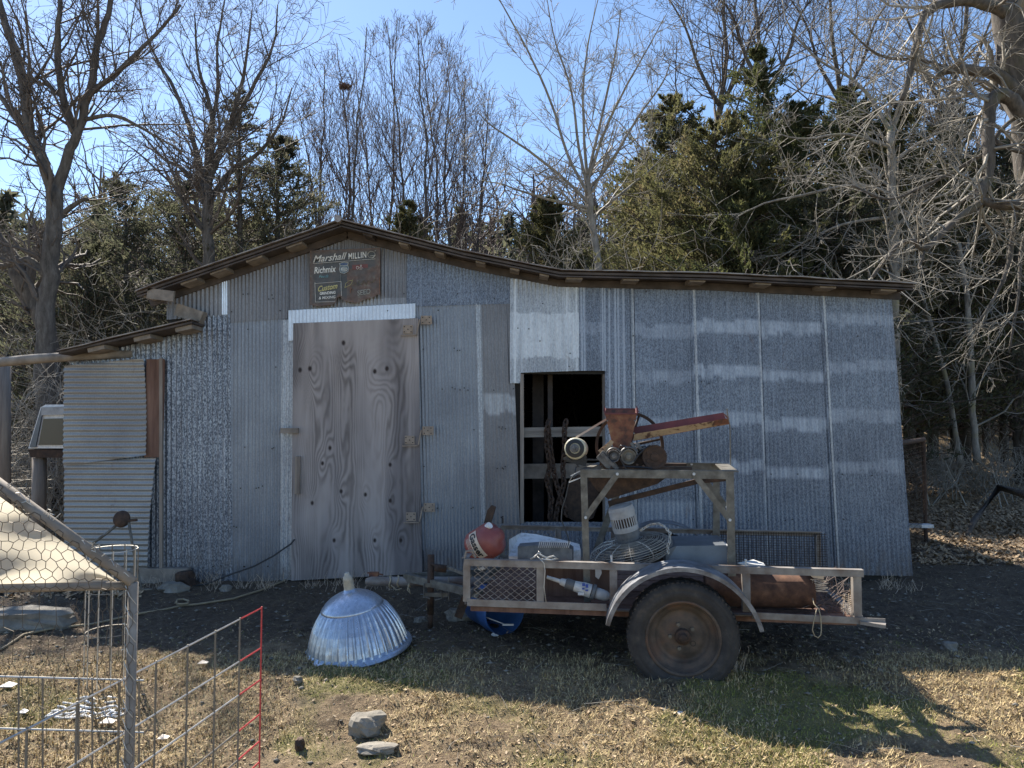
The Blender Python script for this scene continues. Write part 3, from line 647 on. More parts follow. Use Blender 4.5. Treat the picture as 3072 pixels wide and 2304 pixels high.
# fender: arched sheet, near and far
hub = TP(2046,1903,-.14); ha = (hub-TO).dot(TU); hz = hub.z
def fender(mb, b0, b1, face):
    n = 40; R0 = .475; zz = 1.
    a0 = R(14); a1 = R(166); pr = []
    for i in range(n+1):
        a = a0+(a1-a0)*i/n; pr.append((ha-math.cos(a)*.475, hz-.04+math.sin(a)*.47))
    vs = []
    for (x, z) in pr: vs += [TL(x,b0,z), TL(x,b1,z)]
    base = len(mb.v); mb.v.extend([tuple(q) for q in vs])
    for i in range(n): q = base+2*i; mb.f.append((q, q+1, q+3, q+2))
    # rolled lip
    lip = []
    for i in range(n+1):
        a = a0+(a1-a0)*i/n; k = .95
        lip += [TL(ha-math.cos(a)*.475, face, hz-.04+math.sin(a)*.47), TL(ha-math.cos(a)*.475*k, face, hz-.04+math.sin(a)*.47*k)]
    base = len(mb.v); mb.v.extend([tuple(q) for q in lip])
    for i in range(n): q = base+2*i; mb.f.append((q, q+1, q+3, q+2))
for (b0, b1, fc) in ((-.27,-.02,-.27),(W+.02,W+.27,W+.27)):
    mb = MB(); fender(mb, b0, b1, fc); o = obj('fender', mb, M['fend'], trailer, smooth=False); md = o.modifiers.new('t','SOLIDIFY'); md.thickness = .004; md.offset = 0
# wheels
def wheel(bc, out):
    c0 = TL(ha, bc, hz); Mx = FR(c0, (0,0,1), TV*out); n = 64
    RT_ = .338
    prof = [(.205,-.085),(.225,-.095),(.28,-.10),(.32,-.088),(.335,-.07),(RT_,-.05),(RT_,.05),(.335,.07),(.324,.086),(.318,.088),(.314,.094),(.292,.100),(.288,.097),(.282,.101),(.256,.101),(.252,.098),(.228,.094),(.222,.088),(.205,.085)]
    tread = lambda a, i, m_: 1-(.012 if (i in (5,6,4,7,8) and int(a*n/(2*math.pi)+.5) % 2) else 0)
    mb = MB(); mb.lathe(prof, Mx, n, tread, False); ty = obj('tyre', mb, M['rubber'], trailer, smooth=True)
    mb = MB(); mb.lathe([(.195,-.09),(.222,.086),(.228,.092),(.222,.098),(.213,.096),(.205,.080),(.195,.060),(.185,.05),(.168,.046),(.160,.030),(.150,.020),(.135,.022),(.12,.030),(.09,.036),(.06,.034),(.0,.034)], Mx, 48, None, False)
    if out < 0:
        mt_ = MB()
        for k in range(72):
            a = 2*math.pi*k/72; rot = Matrix((Mx.to_3x3() @ Vector((math.cos(a), math.sin(a), 0)), Mx.to_3x3() @ Vector((-math.sin(a), math.cos(a), 0)), Mx.to_3x3() @ Vector((0,0,1)))).transposed()
            mt_.box(Mx @ Vector((.329*math.cos(a), .329*math.sin(a), .074)), (.010, .015, .014), rot)
            mt_.box(Mx @ Vector((.337*math.cos(a), .337*math.sin(a), .03*(1 if k % 2 else -1))), (.004, .02, .05), rot)
        obj('tread_blocks', mt_, M['rubber'], ty)
    rm = obj('rim', mb, M['rim'], trailer, smooth=True)
    mb = MB(); mb.lathe([(.047,.03),(.047,.065),(.040,.072),(.030,.072),(.028,.095),(.020,.102),(.0,.103)], Mx, 24, None, False); obj('hub', mb, M['drust'], rm, smooth=True)
    for k in range(5):
        a = R(72*k+20); p = Mx @ Vector((.075*math.cos(a), .075*math.sin(a), .034)); q = Mx @ Vector((.075*math.cos(a), .075*math.sin(a), .05))
        if k == 3: continue
        mb = MB(); mb.tube([p, q], .012, 6); obj('lug_nut', mb, M['steel'], rm)
    mb = MB(); mb.lathe([(.017,.0),(.013,.0)], FR(Mx @ Vector((.075*math.cos(R(236)), .075*math.sin(R(236)), .038)), (0,0,1), TV*out), 12, None, False); obj('stud_hole', mb, M['black'], rm)
wheel(-.14, -1); wheel(W+.14, 1)
# tongue, jack
def tongue(mb):
    for b in (.35, 1.15): mb.bar(TL(.05,b,.34), TL(-.62,.74,.36), .04, .055)
    mb.bar(TL(.0,.2,.50), TL(-.3,.66,.47), .02, .02)
tpart('tongue', tongue, M['steel'])
q0 = P(1098,1744,5.75); q1 = P(1290,1745,5.7)
mb = MB(); mb.tube([q0, q0+(q1-q0)*.08, q1, q1+Vector((.5,0.02,0.0))], [.025,.036,.038,.035], 12); obj('tongue_pipe', mb, M['steelr'], trailer, smooth=True)
mb = MB(); q = P(1122,1722,5.7); mb.box(q, (.07,.04,.03)); mb.bar(q+V(-.05,0,.01), q+V(.07,0,-.005), .02, .008); obj('coupler_latch', mb, M['redrust'], trailer)
j0 = P(1293,1664,5.55); j1 = P(1291,1842,5.55)
mb = MB(); mb.tube([j0, j1], .026, 12); mb.tube([j1+V(0,0,.02), j1-V(0,0,.10)], .02, 10); mb.bar(j0+V(.0,-.02,-.06), j0+V(.10,-.05,-.10), .015, .015); mb.bar(j0+V(.03,-.03,-.09), j0+V(.12,-.03,-.10), .03, .05); obj('jack_post', mb, M['drust'], trailer, smooth=True)
mb = MB()
for z_ in (-.12,-.19): mb.bar(j0+V(-.05,-.03,z_-.1), j0+V(.13,-.03,z_-.1), .008, .03)
mb.tube([P(1272,1752,5.5), P(1272,1790,5.5), P(1290,1796,5.5)], .006, 6); mb.tube([P(1322,1748,5.5), P(1325,1795,5.5), P(1305,1800,5.5)], .006, 6); mb.tube([P(1346,1730,5.45), P(1347,1802,5.45)], .006, 6)
obj('jack_bracket', mb, M['steel'], trailer)
mb = MB()
for k, u in enumerate((1172,1196,1225,1230)):
    c0 = P(u,1745,5.73); mb.tube([c0+V(.006*math.sin(a*3+k), math.cos(a)*.043, math.sin(a)*.043) for a in [R(x) for x in range(0,380,20)]], .006, 5)
mb.tube([P(1228,1750,5.66), P(1222,1770,5.66), P(1232,1782,5.66), P(1226,1765,5.66)], .006, 5)
mb.tube([P(1172,1755,5.68), P(1190,1770,5.68), P(1205,1765,5.68)], .004, 5)
tag(obj('rope', mb, M['rope'], base=P(1200,1760,5.7), smooth=True), 'frayed pale rope wound round the trailer tongue pipe', 'rope')
mb = MB(); q = G(1382,1845); q.y = 5.4; mb.bar(P(1375,1850,5.5), P(1398,1790,5.5), .06, .07, (0,1,0)); tag(obj('wooden_prop', mb, M['drust'], base=P(1375,1850,5.5)), 'short leaning timber prop under the front corner of the trailer', 'prop')
def rock(label, u, v, w_, h_, dp, mat='rock', seed=1, cat='rock', flat_=1., group=None, name='rock'):
    c = G(u, v); mb = MB(); n = 14; m_ = 9; rg_ = random.Random(seed); off = Vector((rg_.random()*50, rg_.random()*50, 3))
    for j in range(m_+1):
        ph = math.pi*j/m_
        for i in range(n):
            a = 2*math.pi*i/n; d = Vector((math.sin(ph)*math.cos(a), math.sin(ph)*math.sin(a), math.cos(ph)))
            k = 1+.55*mnoise.noise(d*1.3+off)+.25*mnoise.noise(d*3.5+off)
            q = Vector((d.x, d.y, d.z))*k; q.z = max(-.7, min(flat_*.75, q.z))
            mb.v.append((c.x+q.x*w_/2, c.y+q.y*dp/2+dp*.2, c.z+q.z*h_/1.4+h_*.28))
    for j in range(m_):
        for i in range(n): i2 = (i+1) % n; mb.f.append((j*n+i, (j+1)*n+i, (j+1)*n+i2, j*n+i2))
    o = obj(name, mb, M[mat], base=(c.x, c.y, 0)); return tag(o, label, cat, group)
rock('flat grey stone block under the leaning prop by the trailer tongue', 1385, 1862, .28, .10, .2, seed=2)
rock('large grey chunky rock on the sunlit grass in the foreground', 1095, 2200, .19, .11, .16, seed=31)
rock('flat pale stone lying just in front of the large chunky rock', 1130, 2258, .19, .04, .12, seed=9)
rock('small dark round stone left of the large chunky rock', 897, 2252, .05, .07, .05, 'drust', seed=12)
rock('broad pale stone against the foot of the speckled left wall', 512, 1778, .24, .10, .2, seed=13)
rock('dark jagged stone leaning on the left wall above the broad pale stone', 552, 1762, .20, .18, .15, 'drust', seed=14)
rock('small pale stone at the end of the dirt bank near the plywood door', 672, 1775, .10, .07, .1, seed=15)
rock('grey stone on the shaded dirt at the far right', 2855, 1955, .12, .07, .1, seed=16)
rock('wide flat grey slab at the left edge behind the wire pen', 60, 1890, .75, .16, .35, seed=17)
rock('white stone on the turf below the trailer wheel', 2040, 2152, .05, .035, .05, 'whitedirty', seed=18)
rock('flat tan stone left of the white stone on the turf', 1998, 2140, .08, .03, .06, seed=19)
rock('thin flat round stone on the mud left of the feeder cap', 960, 1885, .14, .02, .12, seed=20)
rock('pale stone on the sunny dirt below the barn shadow at the left', 890, 2048, .055, .04, .05, seed=21)
rock('pale stone in the mud between jack post and feeder', 1262, 1870, .11, .05, .09, seed=22)
# ---------------------------------------------------------------- stand
bn, bf = .16, .95
stand = thing('steel_stand', 'tall bolted angle steel stand rising from the trailer bed under the mill', 'stand', TL(1.1, .55, .36))
def SP(u, v, b=bn): return TP(u, v, b)
z0_ = .36
fl = [SP(1750,1424), SP(2192,1424)]; zt_ = (fl[0].z+fl[1].z)/2
aL = (fl[0]-TO).dot(TU); aR = (fl[1]-TO).dot(TU)
aLb = (SP(1761,1674)-TO).dot(TU); aRb = (SP(2199,1695)-TO).dot(TU)
def spart(name, fn, mat=None, smooth=False): mb = MB(); fn(mb); return obj(name, mb, mat or M['steel'], stand, smooth=smooth)
zt_ = SP(1750,1410).z
A2, A3 = aL+.12, aR+.05
spart('top_frame', lambda mb: (mb.bar(TL(aL-.02,bn,zt_-.025), TL(aR+.02,bn,zt_-.025), .005, .05), mb.bar(TL(aL-.02,bn+.022,zt_+.002), TL(aR+.02,bn+.022,zt_+.002), .044, .005),
      mb.bar(TL(aL+.10,bf,zt_+.004), TL(aR+.05,bf,zt_+.004), .05, .005), mb.bar(TL(aL+.10,bf,zt_-.025), TL(aR+.05,bf,zt_-.025), .005, .05),
      mb.bar(TL(aL,bn,zt_+.0), TL(aL+.10,bf,zt_+.0), .05, .006), mb.bar(TL(aR,bn,zt_), TL(aR+.05,bf,zt_), .10, .006)))
spart('leg', lambda mb: angle(mb, TL(aL-.02,bn,zt_-.04), TL(aLb-.02,bn,z0_), .045, .006, TU, TV))
spart('leg', lambda mb: angle(mb, TL(aR+.02,bn,zt_-.04), TL(aRb+.02,bn,z0_), .05, .006, -TU, TV))
spart('leg', lambda mb: angle(mb, TL(aR+.04,bf,zt_-.03), TL(aRb+.02,bf,z0_), .05, .006, -TU, TV))
spart('leg', lambda mb: mb.bar(TP(1866,1440,.92), TP(1783,1668,.92), .05, .006, TV))
for (p_, q_, b) in (((1852,1422),(1757,1553),bn-.008),((2082,1422),(2190,1560),bn-.008),((2075,1392),(2180,1521),bf)):
    spart('brace', lambda mb: mb.bar(TP(*p_, b), TP(*q_, b), .038, .006, TV))
    for pt in (p_, q_): spart('bolt', lambda mb: mb.tube([TP(*pt, b-.004), TP(*pt, b-.018)], .010, 8), M['white'])
spart('diagonal_bar', lambda mb: (mb.bar(TP(1825,1511,.5), TP(2091,1444,.5), .036, .02, TV), mb.bar(TP(2088,1444,.5), TP(2180,1436,.5), .034, .02, TV)), M['drust'])
# discharge pan below the table
mb = MB(); pan = [(1762,1432),(2003,1430),(1972,1452),(1825,1498),(1790,1470)]
pn = [TP(u, v, .45) for u, v in pan]; mb.prism(pn, TV*.35); obj('discharge_pan', mb, M['drust'], stand)
# ---------------------------------------------------------------- mill
mill = thing('grain_mill', 'rusty roller mill with red hopper, pulleys and flywheel on the steel stand', 'mill', TL(.95, .5, zt_))
def mpart(name, fn, mat, smooth=False, parent=None): mb = MB(); fn(mb); return obj(name, mb, mat, parent or mill, smooth=smooth)
bh = .32
h = [TP(1815,1241,bh), TP(1910,1241,bh), TP(1889,1350,bh+.03), TP(1842,1350,bh+.03)]
dpt = .24
hb = [h[0]+TV*dpt+V(0,0,.035), h[1]+TV*dpt+V(0,0,.035), h[2]+TV*(dpt*.6), h[3]+TV*(dpt*.6)]
def hopper(mb):
    mb.add(h+hb, [(0,1,2,3),(5,4,7,6),(4,0,3,7),(1,5,6,2),(3,2,6,7)])
mb = MB(); mb.add(h+hb, [(0,3,2,1),(5,6,7,4),(4,7,3,0),(1,2,6,5)])
ho = obj('hopper', mb, M['redrust'], mill); md = ho.modifiers.new('t','SOLIDIFY'); md.thickness = .004; md.offset = 0
mpart('hopper_rim', lambda mb: (mb.bar(h[0]+V(-.004,-.004,0), h[1]+V(.004,-.004,0), .012, .012), mb.prism([h[0], h[0]+V(-.012,0,.022), h[0]+V(-.004,.01,.055), h[0]+TV*.10+V(0,0,.012)], TU*.004), mb.prism([h[1], h[1]+V(.012,0,.012), h[1]+V(.0,.01,.055), h[1]+TV*.10+V(0,0,.012)], TU*.004), mb.bar(hb[0], hb[1], .01, .01), mb.bar(h[0],hb[0],.008,.012), mb.bar(h[1],hb[1],.008,.012)), M['redin'], parent=ho)
# chute: V trough
c0, c1 = TP(1903,1284,.36), TP(2176,1240,.36); e0, e1 = TP(1903,1302,.34), TP(2183,1256,.34); f0, f1 = TP(1900,1322,.36), TP(2188,1272,.36)
ci0, ci1 = c0+TV*.10+V(0,0,.006), c1+TV*.10+V(0,0,.006)
mb = MB(); mb.prism([e0, e1, f1, f0], TV*.004); co = obj('chute', mb, M['tan'], mill)
mb = MB(); mb.prism([ci0+V(0,0,-.002), ci1, f1+TV*.085+V(0,0,.01), f0+TV*.085+V(0,0,.01)], TV*.004); mb.add([e0,e1,f1+TV*.05,f0+TV*.05], [(0,1,2,3)]); mb.bar(f0+TV*.045, f1+TV*.045, .09, .004); obj('chute_lining', mb, M['redin'], co)
mb = MB(); mb.prism([c1+TU*.0+V(-.02,0,.01), c1+TU*.015+V(0,0,-.02), e1+TU*.012+V(0,0,.0), e1+V(-.01,0,.006)], TV*.004); mb.prism([e1+V(-.09,0,-.012), e1+V(0,0,.003), f1+V(0,0,0), f1+V(-.12,0,-.012)], TV*-.002); obj('chute_end', mb, M['redrust'], co)
mpart('support_rod', lambda mb: mb.tube([TP(2181,1226,.36), TP(2182,1240,.36), TP(2190,1280,.36), TP(2192,1395,.36)], .0045, 6), M['steel'])
# flywheel
fb = .62; fc = TP(1888,1337,fb); 
def flywheel(mb):
    Mx = FR(fc, (0,0,1), -TV); rr = abs((TP(1888+104,1337,fb)-fc).length)
    mb.lathe([(rr-.022,-.02),(rr,-.022),(rr,.022),(rr-.022,.02),(rr-.022,-.02)], Mx, 56, None, False)
    mb.lathe([(.0,-.03),(.035,-.03),(.035,.03),(0,.03)], Mx, 20, None, False)
mb = MB(); flywheel(mb); fo = obj('flywheel', mb, M['drust'], mill, smooth=False)
rr = abs((TP(1888+104,1337,fb)-fc).length)
for k in range(6):
    a = R(60*k+12); mb = MB(); d = (TU*math.cos(a)+V(0,0,1)*math.sin(a)); mb.tube([fc+d*.03, fc+d*(rr-.02)], [.012,.008], 6); obj('spoke', mb, M['drust'], fo, smooth=True)
def pulley(u, v, r_, b, mat, nm='pulley', th=.03, inner=.6):
    c_ = TP(u, v, b); Mx = FR(c_, (0,0,1), -TV); k = (c_-CO).dot(TV)/F; rr_ = r_*k
    mb = MB(); mb.lathe([(0,-th),(rr_,-th),(rr_*.93,-th*.3),(rr_*.93,th*.3),(rr_,th),(rr_*.92,th),(rr_*inner,th*.6),(rr_*.35,th*.6),(rr_*.33,th*1.4),(rr_*.12,th*1.4),(.0,th*1.5)], Mx, 36, None, False)
    o = obj(nm, mb, mat, mill, smooth=False); return c_, rr_, o
pulley(1841,1368,18,.24,M['plate']); pulley(1886,1370,22,.24,M['steel']); c_, rr_, big_ = pulley(1964,1371,35,.22,M['drust'], 'sprocket', .008, .8)
mb = MB(); Mx = FR(c_, (0,0,1), -TV)
for k in range(40):
    a = 2*math.pi*k/40; p = Mx @ Vector((rr_*math.cos(a), rr_*math.sin(a), 0)); mb.box(p, (.006,.01,.006))
for k in range(6):
    a = 2*math.pi*k/6; p = Mx @ Vector((rr_*.62*math.cos(a), rr_*.62*math.sin(a), .009)); mb.tube([p, p-TV*.004], .010, 8)
obj('teeth', mb, M['drust'], big_)
mpart('bearing_ring', lambda mb: [mb.tube([TP(u+r_*math.cos(a), v-r_*math.sin(a), .21) for a in [R(x) for x in range(a0,a1,12)]], .006, 6) for (u, v, r_, a0, a1) in ((1841,1366,22,10,190),(1886,1368,26,10,190))], M['plate'])
mpart('bearing_block', lambda mb: (mb.prism([TP(1789,1373,.22),TP(1808,1352,.22),TP(1826,1364,.22),TP(1858,1405,.22),TP(1820,1405,.22)], TV*.06), mb.bar(TP(1806,1362,.20), TP(1852,1408,.20), .02, .012, TV)), M['plate'])
mpart('side_frame', lambda mb: (mb.prism([TP(1794,1352,.3),TP(1826,1326,.3),TP(1836,1330,.3),TP(1806,1366,.3)], TV*.012), mb.bar(TP(1812,1362,.28), TP(1836,1322,.28), .03, .01, TV)), M['tan'])
mpart('roller_housing', lambda mb: (mb.prism([TP(1812,1402,.30),TP(1822,1358,.30),TP(1862,1345,.30),TP(1918,1348,.30),TP(1935,1372,.30),TP(1940,1404,.30)], TV*.25)), M['drust'])
mpart('base_bar', lambda mb: (mb.bar(TL(aL+.18,.26,zt_+.012), TL(aL+.72,.24,zt_+.012), .05, .02), mb.bar(TL(aL+.10,.62,zt_+.012), TL(aL+.72,.62,zt_+.012), .05, .02)), M['drust'])
mpart('drive_chain', lambda mb: (mb.tube([TP(1902,1385,.20),TP(1915,1366,.20),TP(1935,1346,.20),TP(1950,1336,.20)], .006, 5), mb.tube([TP(1868,1398,.20),TP(1900,1401,.20),TP(1930,1402,.20),TP(1955,1406,.20)], .006, 5), mb.tube([TP(1858,1372,.20),TP(1872,1395,.20),TP(1880,1410,.20)], .006, 5)), M['black'])
mpart('crank_arm', lambda mb: (mb.bar(TP(1893,1328,.26), TP(1912,1356,.26), .02, .03, TV), mb.bar(TP(1908,1332,.26), TP(1925,1348,.26), .02, .03, TV), mb.tube([TP(1905,1336,.25),TP(1912,1328,.25),TP(1920,1334,.25)], .006, 6)), M['plate'])
mpart('top_beam', lambda mb: mb.bar(TL(aL+.68,.60,zt_+.005), TL(aR,.62,zt_+.005), .10, .012), M['tan']) if False else None
# motor
mc = TP(1728,1346,.34); Mx = FR(mc, (0,0,1), CO-mc+Vector((-.45,0,.1)))
mot = None
mb = MB(); k = .076
mb.lathe([(.03,-.16),(.07,-.155),(k,-.12),(k,.05),(k*.97,.075),(k*.80,.085)], Mx, 32, None, True); mot = obj('motor', mb, M['cream'], mill, smooth=True)
mb = MB(); mb.lathe([(k*.84,.072),(k*.84,.090),(k*.5,.094),(k*.46,.075),(k*.2,.075),(k*.2,.12),(0,.12)], Mx, 28, None, False); obj('motor_face', mb, M['black'], mot, smooth=False)
mb = MB(); mb.lathe([(.022,.11),(.030,.112),(.024,.125),(.030,.138),(.012,.14),(.010,.15),(0,.15)], Mx, 20, None, False); obj('motor_pulley', mb, M['plate'], mot)
mb = MB(); mb.box(mc+TV*-.075+TU*-.052+V(0,0,.0), (.030,.012,.07)); obj('name_plate', mb, M['cream'], mot)
mpart('motor_mount', lambda mb: (mb.bar(TP(1700,1374,.30), TP(1760,1388,.30), .05, .012, TV), mb.bar(TP(1742,1352,.3), TP(1756,1376,.3), .03, .012, TV), mb.bar(TP(1752,1378,.3), TP(1800,1380,.3), .03, .01), mb.bar(TP(1690,1375,.28), TP(1712,1380,.28), .02, .014), mb.bar(TP(1698,1368,.27), TP(1704,1376,.27), .014,.01), mb.bar(TP(1730,1395,.3), TP(1745,1378,.3), .02, .02, TV)), M['black'])
bts = [(1822,1262),(1904,1262),(1836,1340),(1896,1340),(1827,1300),(1902,1300)]
for u, v in bts:
    mb = MB(); q = TP(u, v, bh-.004); mb.tube([q, q-TV*.008], .006, 6); obj('bolt', mb, M['plate'], ho)
for u, v in ((1806,1398),(1834,1402),(1872,1400),(1912,1394),(1930,1398)):
    mb = MB(); q = TP(u, v, .21); mb.tube([q, q-TV*.014], .008, 6); obj('bolt', mb, M['drust'], mill)
mpart('grease_pipe', lambda mb: (mb.tube([TP(1856,1346,.27),TP(1862,1336,.24),TP(1880,1340,.22),TP(1890,1352,.22)], .004, 5), mb.tube([TP(1920,1352,.24),TP(1934,1342,.22),TP(1946,1344,.22)], .005, 5)), M['plate'], True)
mpart('guard_plate', lambda mb: mb.prism([TP(1912,1340,.30),TP(1938,1338,.30),TP(1946,1352,.30),TP(1932,1380,.30),TP(1914,1378,.30)], TV*.006), M['black'])
mpart('belt', lambda mb: mb.bar(TP(1729,1312,.45), TP(1822,1256,.58), .014, .009, TV), M['lab'])
mpart('power_cord', lambda mb: mb.tube([TP(1738,1398,.28),TP(1728,1402,.28),TP(1724,1420,.26),TP(1707,1447,.24),TP(1698,1490,.24),TP(1686,1527,.24),TP(1684,1560,.22),TP(1704,1610,.2),TP(1714,1665,.2)], .0045, 6), M['cable'])
mpart('motor_strut', lambda mb: (mb.bar(TP(1712,1428,.2), TP(1742,1412,.2), .006, .006), mb.bar(TP(1707,1447,.2), TP(1742,1433,.2), .007, .007)), M['white'])
# ---------------------------------------------------------------- load in the trailer
# gas can
ax = (TU*.78+TV*-.22+V(0,0,.50)).normalized(); gc = TP(1457,1628,.26); Mx = FR(gc-ax*.0, V(0,0,1), ax)
can = thing('fuel_can', 'faded red fuel can with tan lettered label, tipped over in the trailer front', 'fuel can', gc-V(0,0,.12))
mb = MB(); r_ = .118; mb.lathe([(0,-.125),(.06,-.122),(.10,-.112),(r_,-.085),(r_*1.02,-.03),(r_,.0),(r_*1.02,.03),(r_,.07),(.10,.10),(.05,.118),(.04,.14),(.0,.145)], Mx, 40, None, False)
obj('can_body', mb, M['canred'], can, smooth=True)
mb = MB(); q = TP(1466,1586,.24); mb.tube([TP(1456,1588,.22), TP(1470,1575,.2)], .024, 12); obj('cap', mb, M['whitedirty'], can)
mb = MB(); mb.tube([TP(1452,1590,.2),TP(1462,1597,.17),TP(1476,1604,.18),TP(1490,1612,.22)], .011, 8); obj('handle', mb, M['canred'], can, smooth=True)
# label wrapped on body: param along axis (t) and around (phi)
lx = ax; side = (-TV*1.+V(0,0,.25)); side = (side-ax*side.dot(ax)).normalized(); oth = ax.cross(side)
def canp(t_, s, rr=r_*1.045):   # s metres around from the front
    a = s/rr; return gc+ax*t_+(side*math.cos(a)+oth*math.sin(a))*rr
sg = -1 if oth.z > 0 else 1
mb = MB(); N = 12
for i in range(N+1):
    for j in range(2): s = (i/N-.5)*.215; mb.v.append(tuple(canp(-.048+.062*j, s*sg)))
mb.f = [(2*i, 2*i+1, 2*i+3, 2*i+2) for i in range(N)]
# lettering runs around the can
lo = obj('label', mb, M['lab'], can, smooth=True)
cu = bpy.data.curves.new('t', 'FONT'); cu.body = 'Gasser'; cu.extrude = 0; cu.offset = .03; cu.resolution_u = 3
to = bpy.data.objects.new('t', cu); C.objects.link(to); bpy.context.view_layer.update()
me = bpy.data.meshes.new_from_object(to.evaluated_get(bpy.context.evaluated_depsgraph_get())); vs = np.array([v.co[:] for v in me.vertices]); fs = [tuple(p.vertices) for p in me.polygons]
bpy.data.objects.remove(to)
mb = MB(); x0, x1 = vs[:,0].min(), vs[:,0].max()
for x, y, z in vs: s = ((x-x0)/(x1-x0)-.5)*.185; mb.v.append(tuple(canp(-.038+y*.062, s*sg, r_*1.07)))
mb.f = fs; obj('lettering', mb, M['black'], can)
mb = MB()
for k in range(3):
    i0 = len(mb.v)
    for i in range(9):
        for j in range(2): mb.v.append(tuple(canp(-.058-.009*k+.003*j, (i/8-.5)*.15*sg, r_*1.03)))
    mb.f += [(i0+2*i, i0+2*i+1, i0+2*i+3, i0+2*i+2) for i in range(8)]
obj('small_print', mb, M['lab'], can)
mb = MB(); mb.prism([TP(1445,1592,.5),TP(1458,1545,.5),TP(1462,1530,.5),TP(1474,1516,.5),TP(1487,1522,.5),TP(1478,1550,.5),TP(1466,1590,.5)], TV*.03)
tag(obj('wooden_offcut', mb, M['drust'], base=TP(1460,1600,.5)), 'dark wooden offcut standing up behind the red fuel can', 'offcut')
mb = MB(); mb.tube([TP(1508,1570,1.45),TP(1508,1556,1.45),TP(1503,1552,1.45),TP(1510,1550,1.45)], .008, 6); tag(obj('hook', mb, M['black'], base=TP(1508,1570,1.45)), 'small dark hook sticking up from the far trailer rail', 'hook')
# white chalky panel
mb = MB(); top_ = [(1528,1618),(1563,1598),(1600,1602),(1660,1612),(1708,1624),(1738,1632),(1742,1646),(1728,1662)]
n_ = []
a = [TP(1528,1618,.35),TP(1563,1598,.62),TP(1610,1603,.62),TP(1700,1622,.60),TP(1738,1632,.55),TP(1742,1650,.40),TP(1640,1668,.30),TP(1526,1668,.28)]
mb.prism(a, V(0,0,-.07)); o = tag(obj('foam_block', mb, M['whitedirty'], base=TP(1620,1680,.4)), 'chalky white wedge shaped block lying behind the grey finned casing', 'block')
# finned casing
fin = thing('finned_casing', 'dull grey metal casing with slanted cooling fins, beside the fuel can', 'casing', TP(1635,1690,.25))
mb = MB(); mb.prism([TP(1553,1640,.16),TP(1613,1636,.16),TP(1700,1640,.16),TP(1717,1650,.16),TP(1717,1690,.16),TP(1553,1690,.16)], TV*.14); obj('case', mb, M['greyd'], fin)
mb = MB()
for k in range(16):
    u = 1614+k*6.0; mb.prism([TP(u,1643,.14),TP(u+5,1624,.14),TP(u+7.5,1624,.14),TP(u+2.5,1643,.14)], TV*.012)
obj('cooling_fins', mb, M['ltgrey'], fin)
# fan with wire guard and motor
fan = thing('round_fan', 'large round fan lying tilted in its flattened wire guard with a pale motor on top', 'fan', TP(1890,1690,.45))
fcn = TP(1893,1650,.42); axf = (V(0,0,1)+TU*-.24+TV*-.08).normalized(); Mx = FR(fcn, TU, axf)
kf = (fcn-CO).dot(TV)/F; RW = 122*kf
def guard(mb):
    prof = lambda t_: (RW*math.sin(t_)**.55 if math.sin(t_) > 0 else 0, .075*math.cos(t_))
    for i in range(15):
        t_ = R(12+i*11.2); r1, z1 = prof(t_)
        mb.tube([Mx @ Vector((r1*math.cos(a), r1*math.sin(a), z1)) for a in [2*math.pi*q/40 for q in range(41)]], .003, 3, False)
    for kk in range(12):
        a = 2*math.pi*kk/12; mb.tube([Mx @ Vector((prof(R(x))[0]*math.cos(a), prof(R(x))[0]*math.sin(a), prof(R(x))[1])) for x in range(10, 171, 16)], .003, 3, False)
    for r2 in np.linspace(.09, RW*.9, 14):
        mb.tube([Mx @ Vector((r2*math.cos(a), r2*math.sin(a), .072*(1-(r2/RW)**4))) for a in [2*math.pi*q/36 for q in range(37)]], .0022, 3, False)
mb = MB(); guard(mb); obj('wire_guard', mb, M['wire'], fan)
mb = MB()
for kk in range(5):
    a = 2*math.pi*kk/5; d = Vector((math.cos(a), math.sin(a), 0)); e = Vector((-math.sin(a), math.cos(a), 0)); 
    q = [d*.04-e*.02+V(0,0,-.015), d*.04+e*.02+V(0,0,.015), d*(RW*.85)+e*.09+V(0,0,.03), d*(RW*.85)-e*.06+V(0,0,-.03)]
    mb.prism([Mx @ x for x in q], axf*.003)
obj('fan_blades', mb, M['greyd'], fan)
M2 = FR(TP(1884,1612,.42), TU, axf); km = (TP(1884,1612,.42)-CO).dot(TV)/F
mb = MB(); mb.lathe([(34*km,-.04),(34*km,.01),(36*km,.012),(36*km,.05)], M2, 28, None, True); fm = obj('fan_motor', mb, M['greyd'], fan)
mb = MB(); mb.lathe([(37*km,.05),(38*km,.075),(38*km,.085)], M2, 28, None, True); mb.lathe([(38*km,.15),(38*km,.20),(35*km,.225),(20*km,.235),(0,.235)], M2, 28, None, True); obj('motor_cover', mb, M['ltgrey'], fm)
mb = MB(); mb.lathe([(32*km,.085),(32*km,.15)], M2, 28, None, True); obj('motor_vent_ring', mb, M['drust'], fm)
mb = MB()
for kk in range(28):
    a = 2*math.pi*kk/28; mb.bar(M2 @ Vector((36.5*km*math.cos(a), 36.5*km*math.sin(a), .084)), M2 @ Vector((36.5*km*math.cos(a), 36.5*km*math.sin(a), .152)), .005, .007)
obj('vent_ribs', mb, M['ltgrey'], fm)
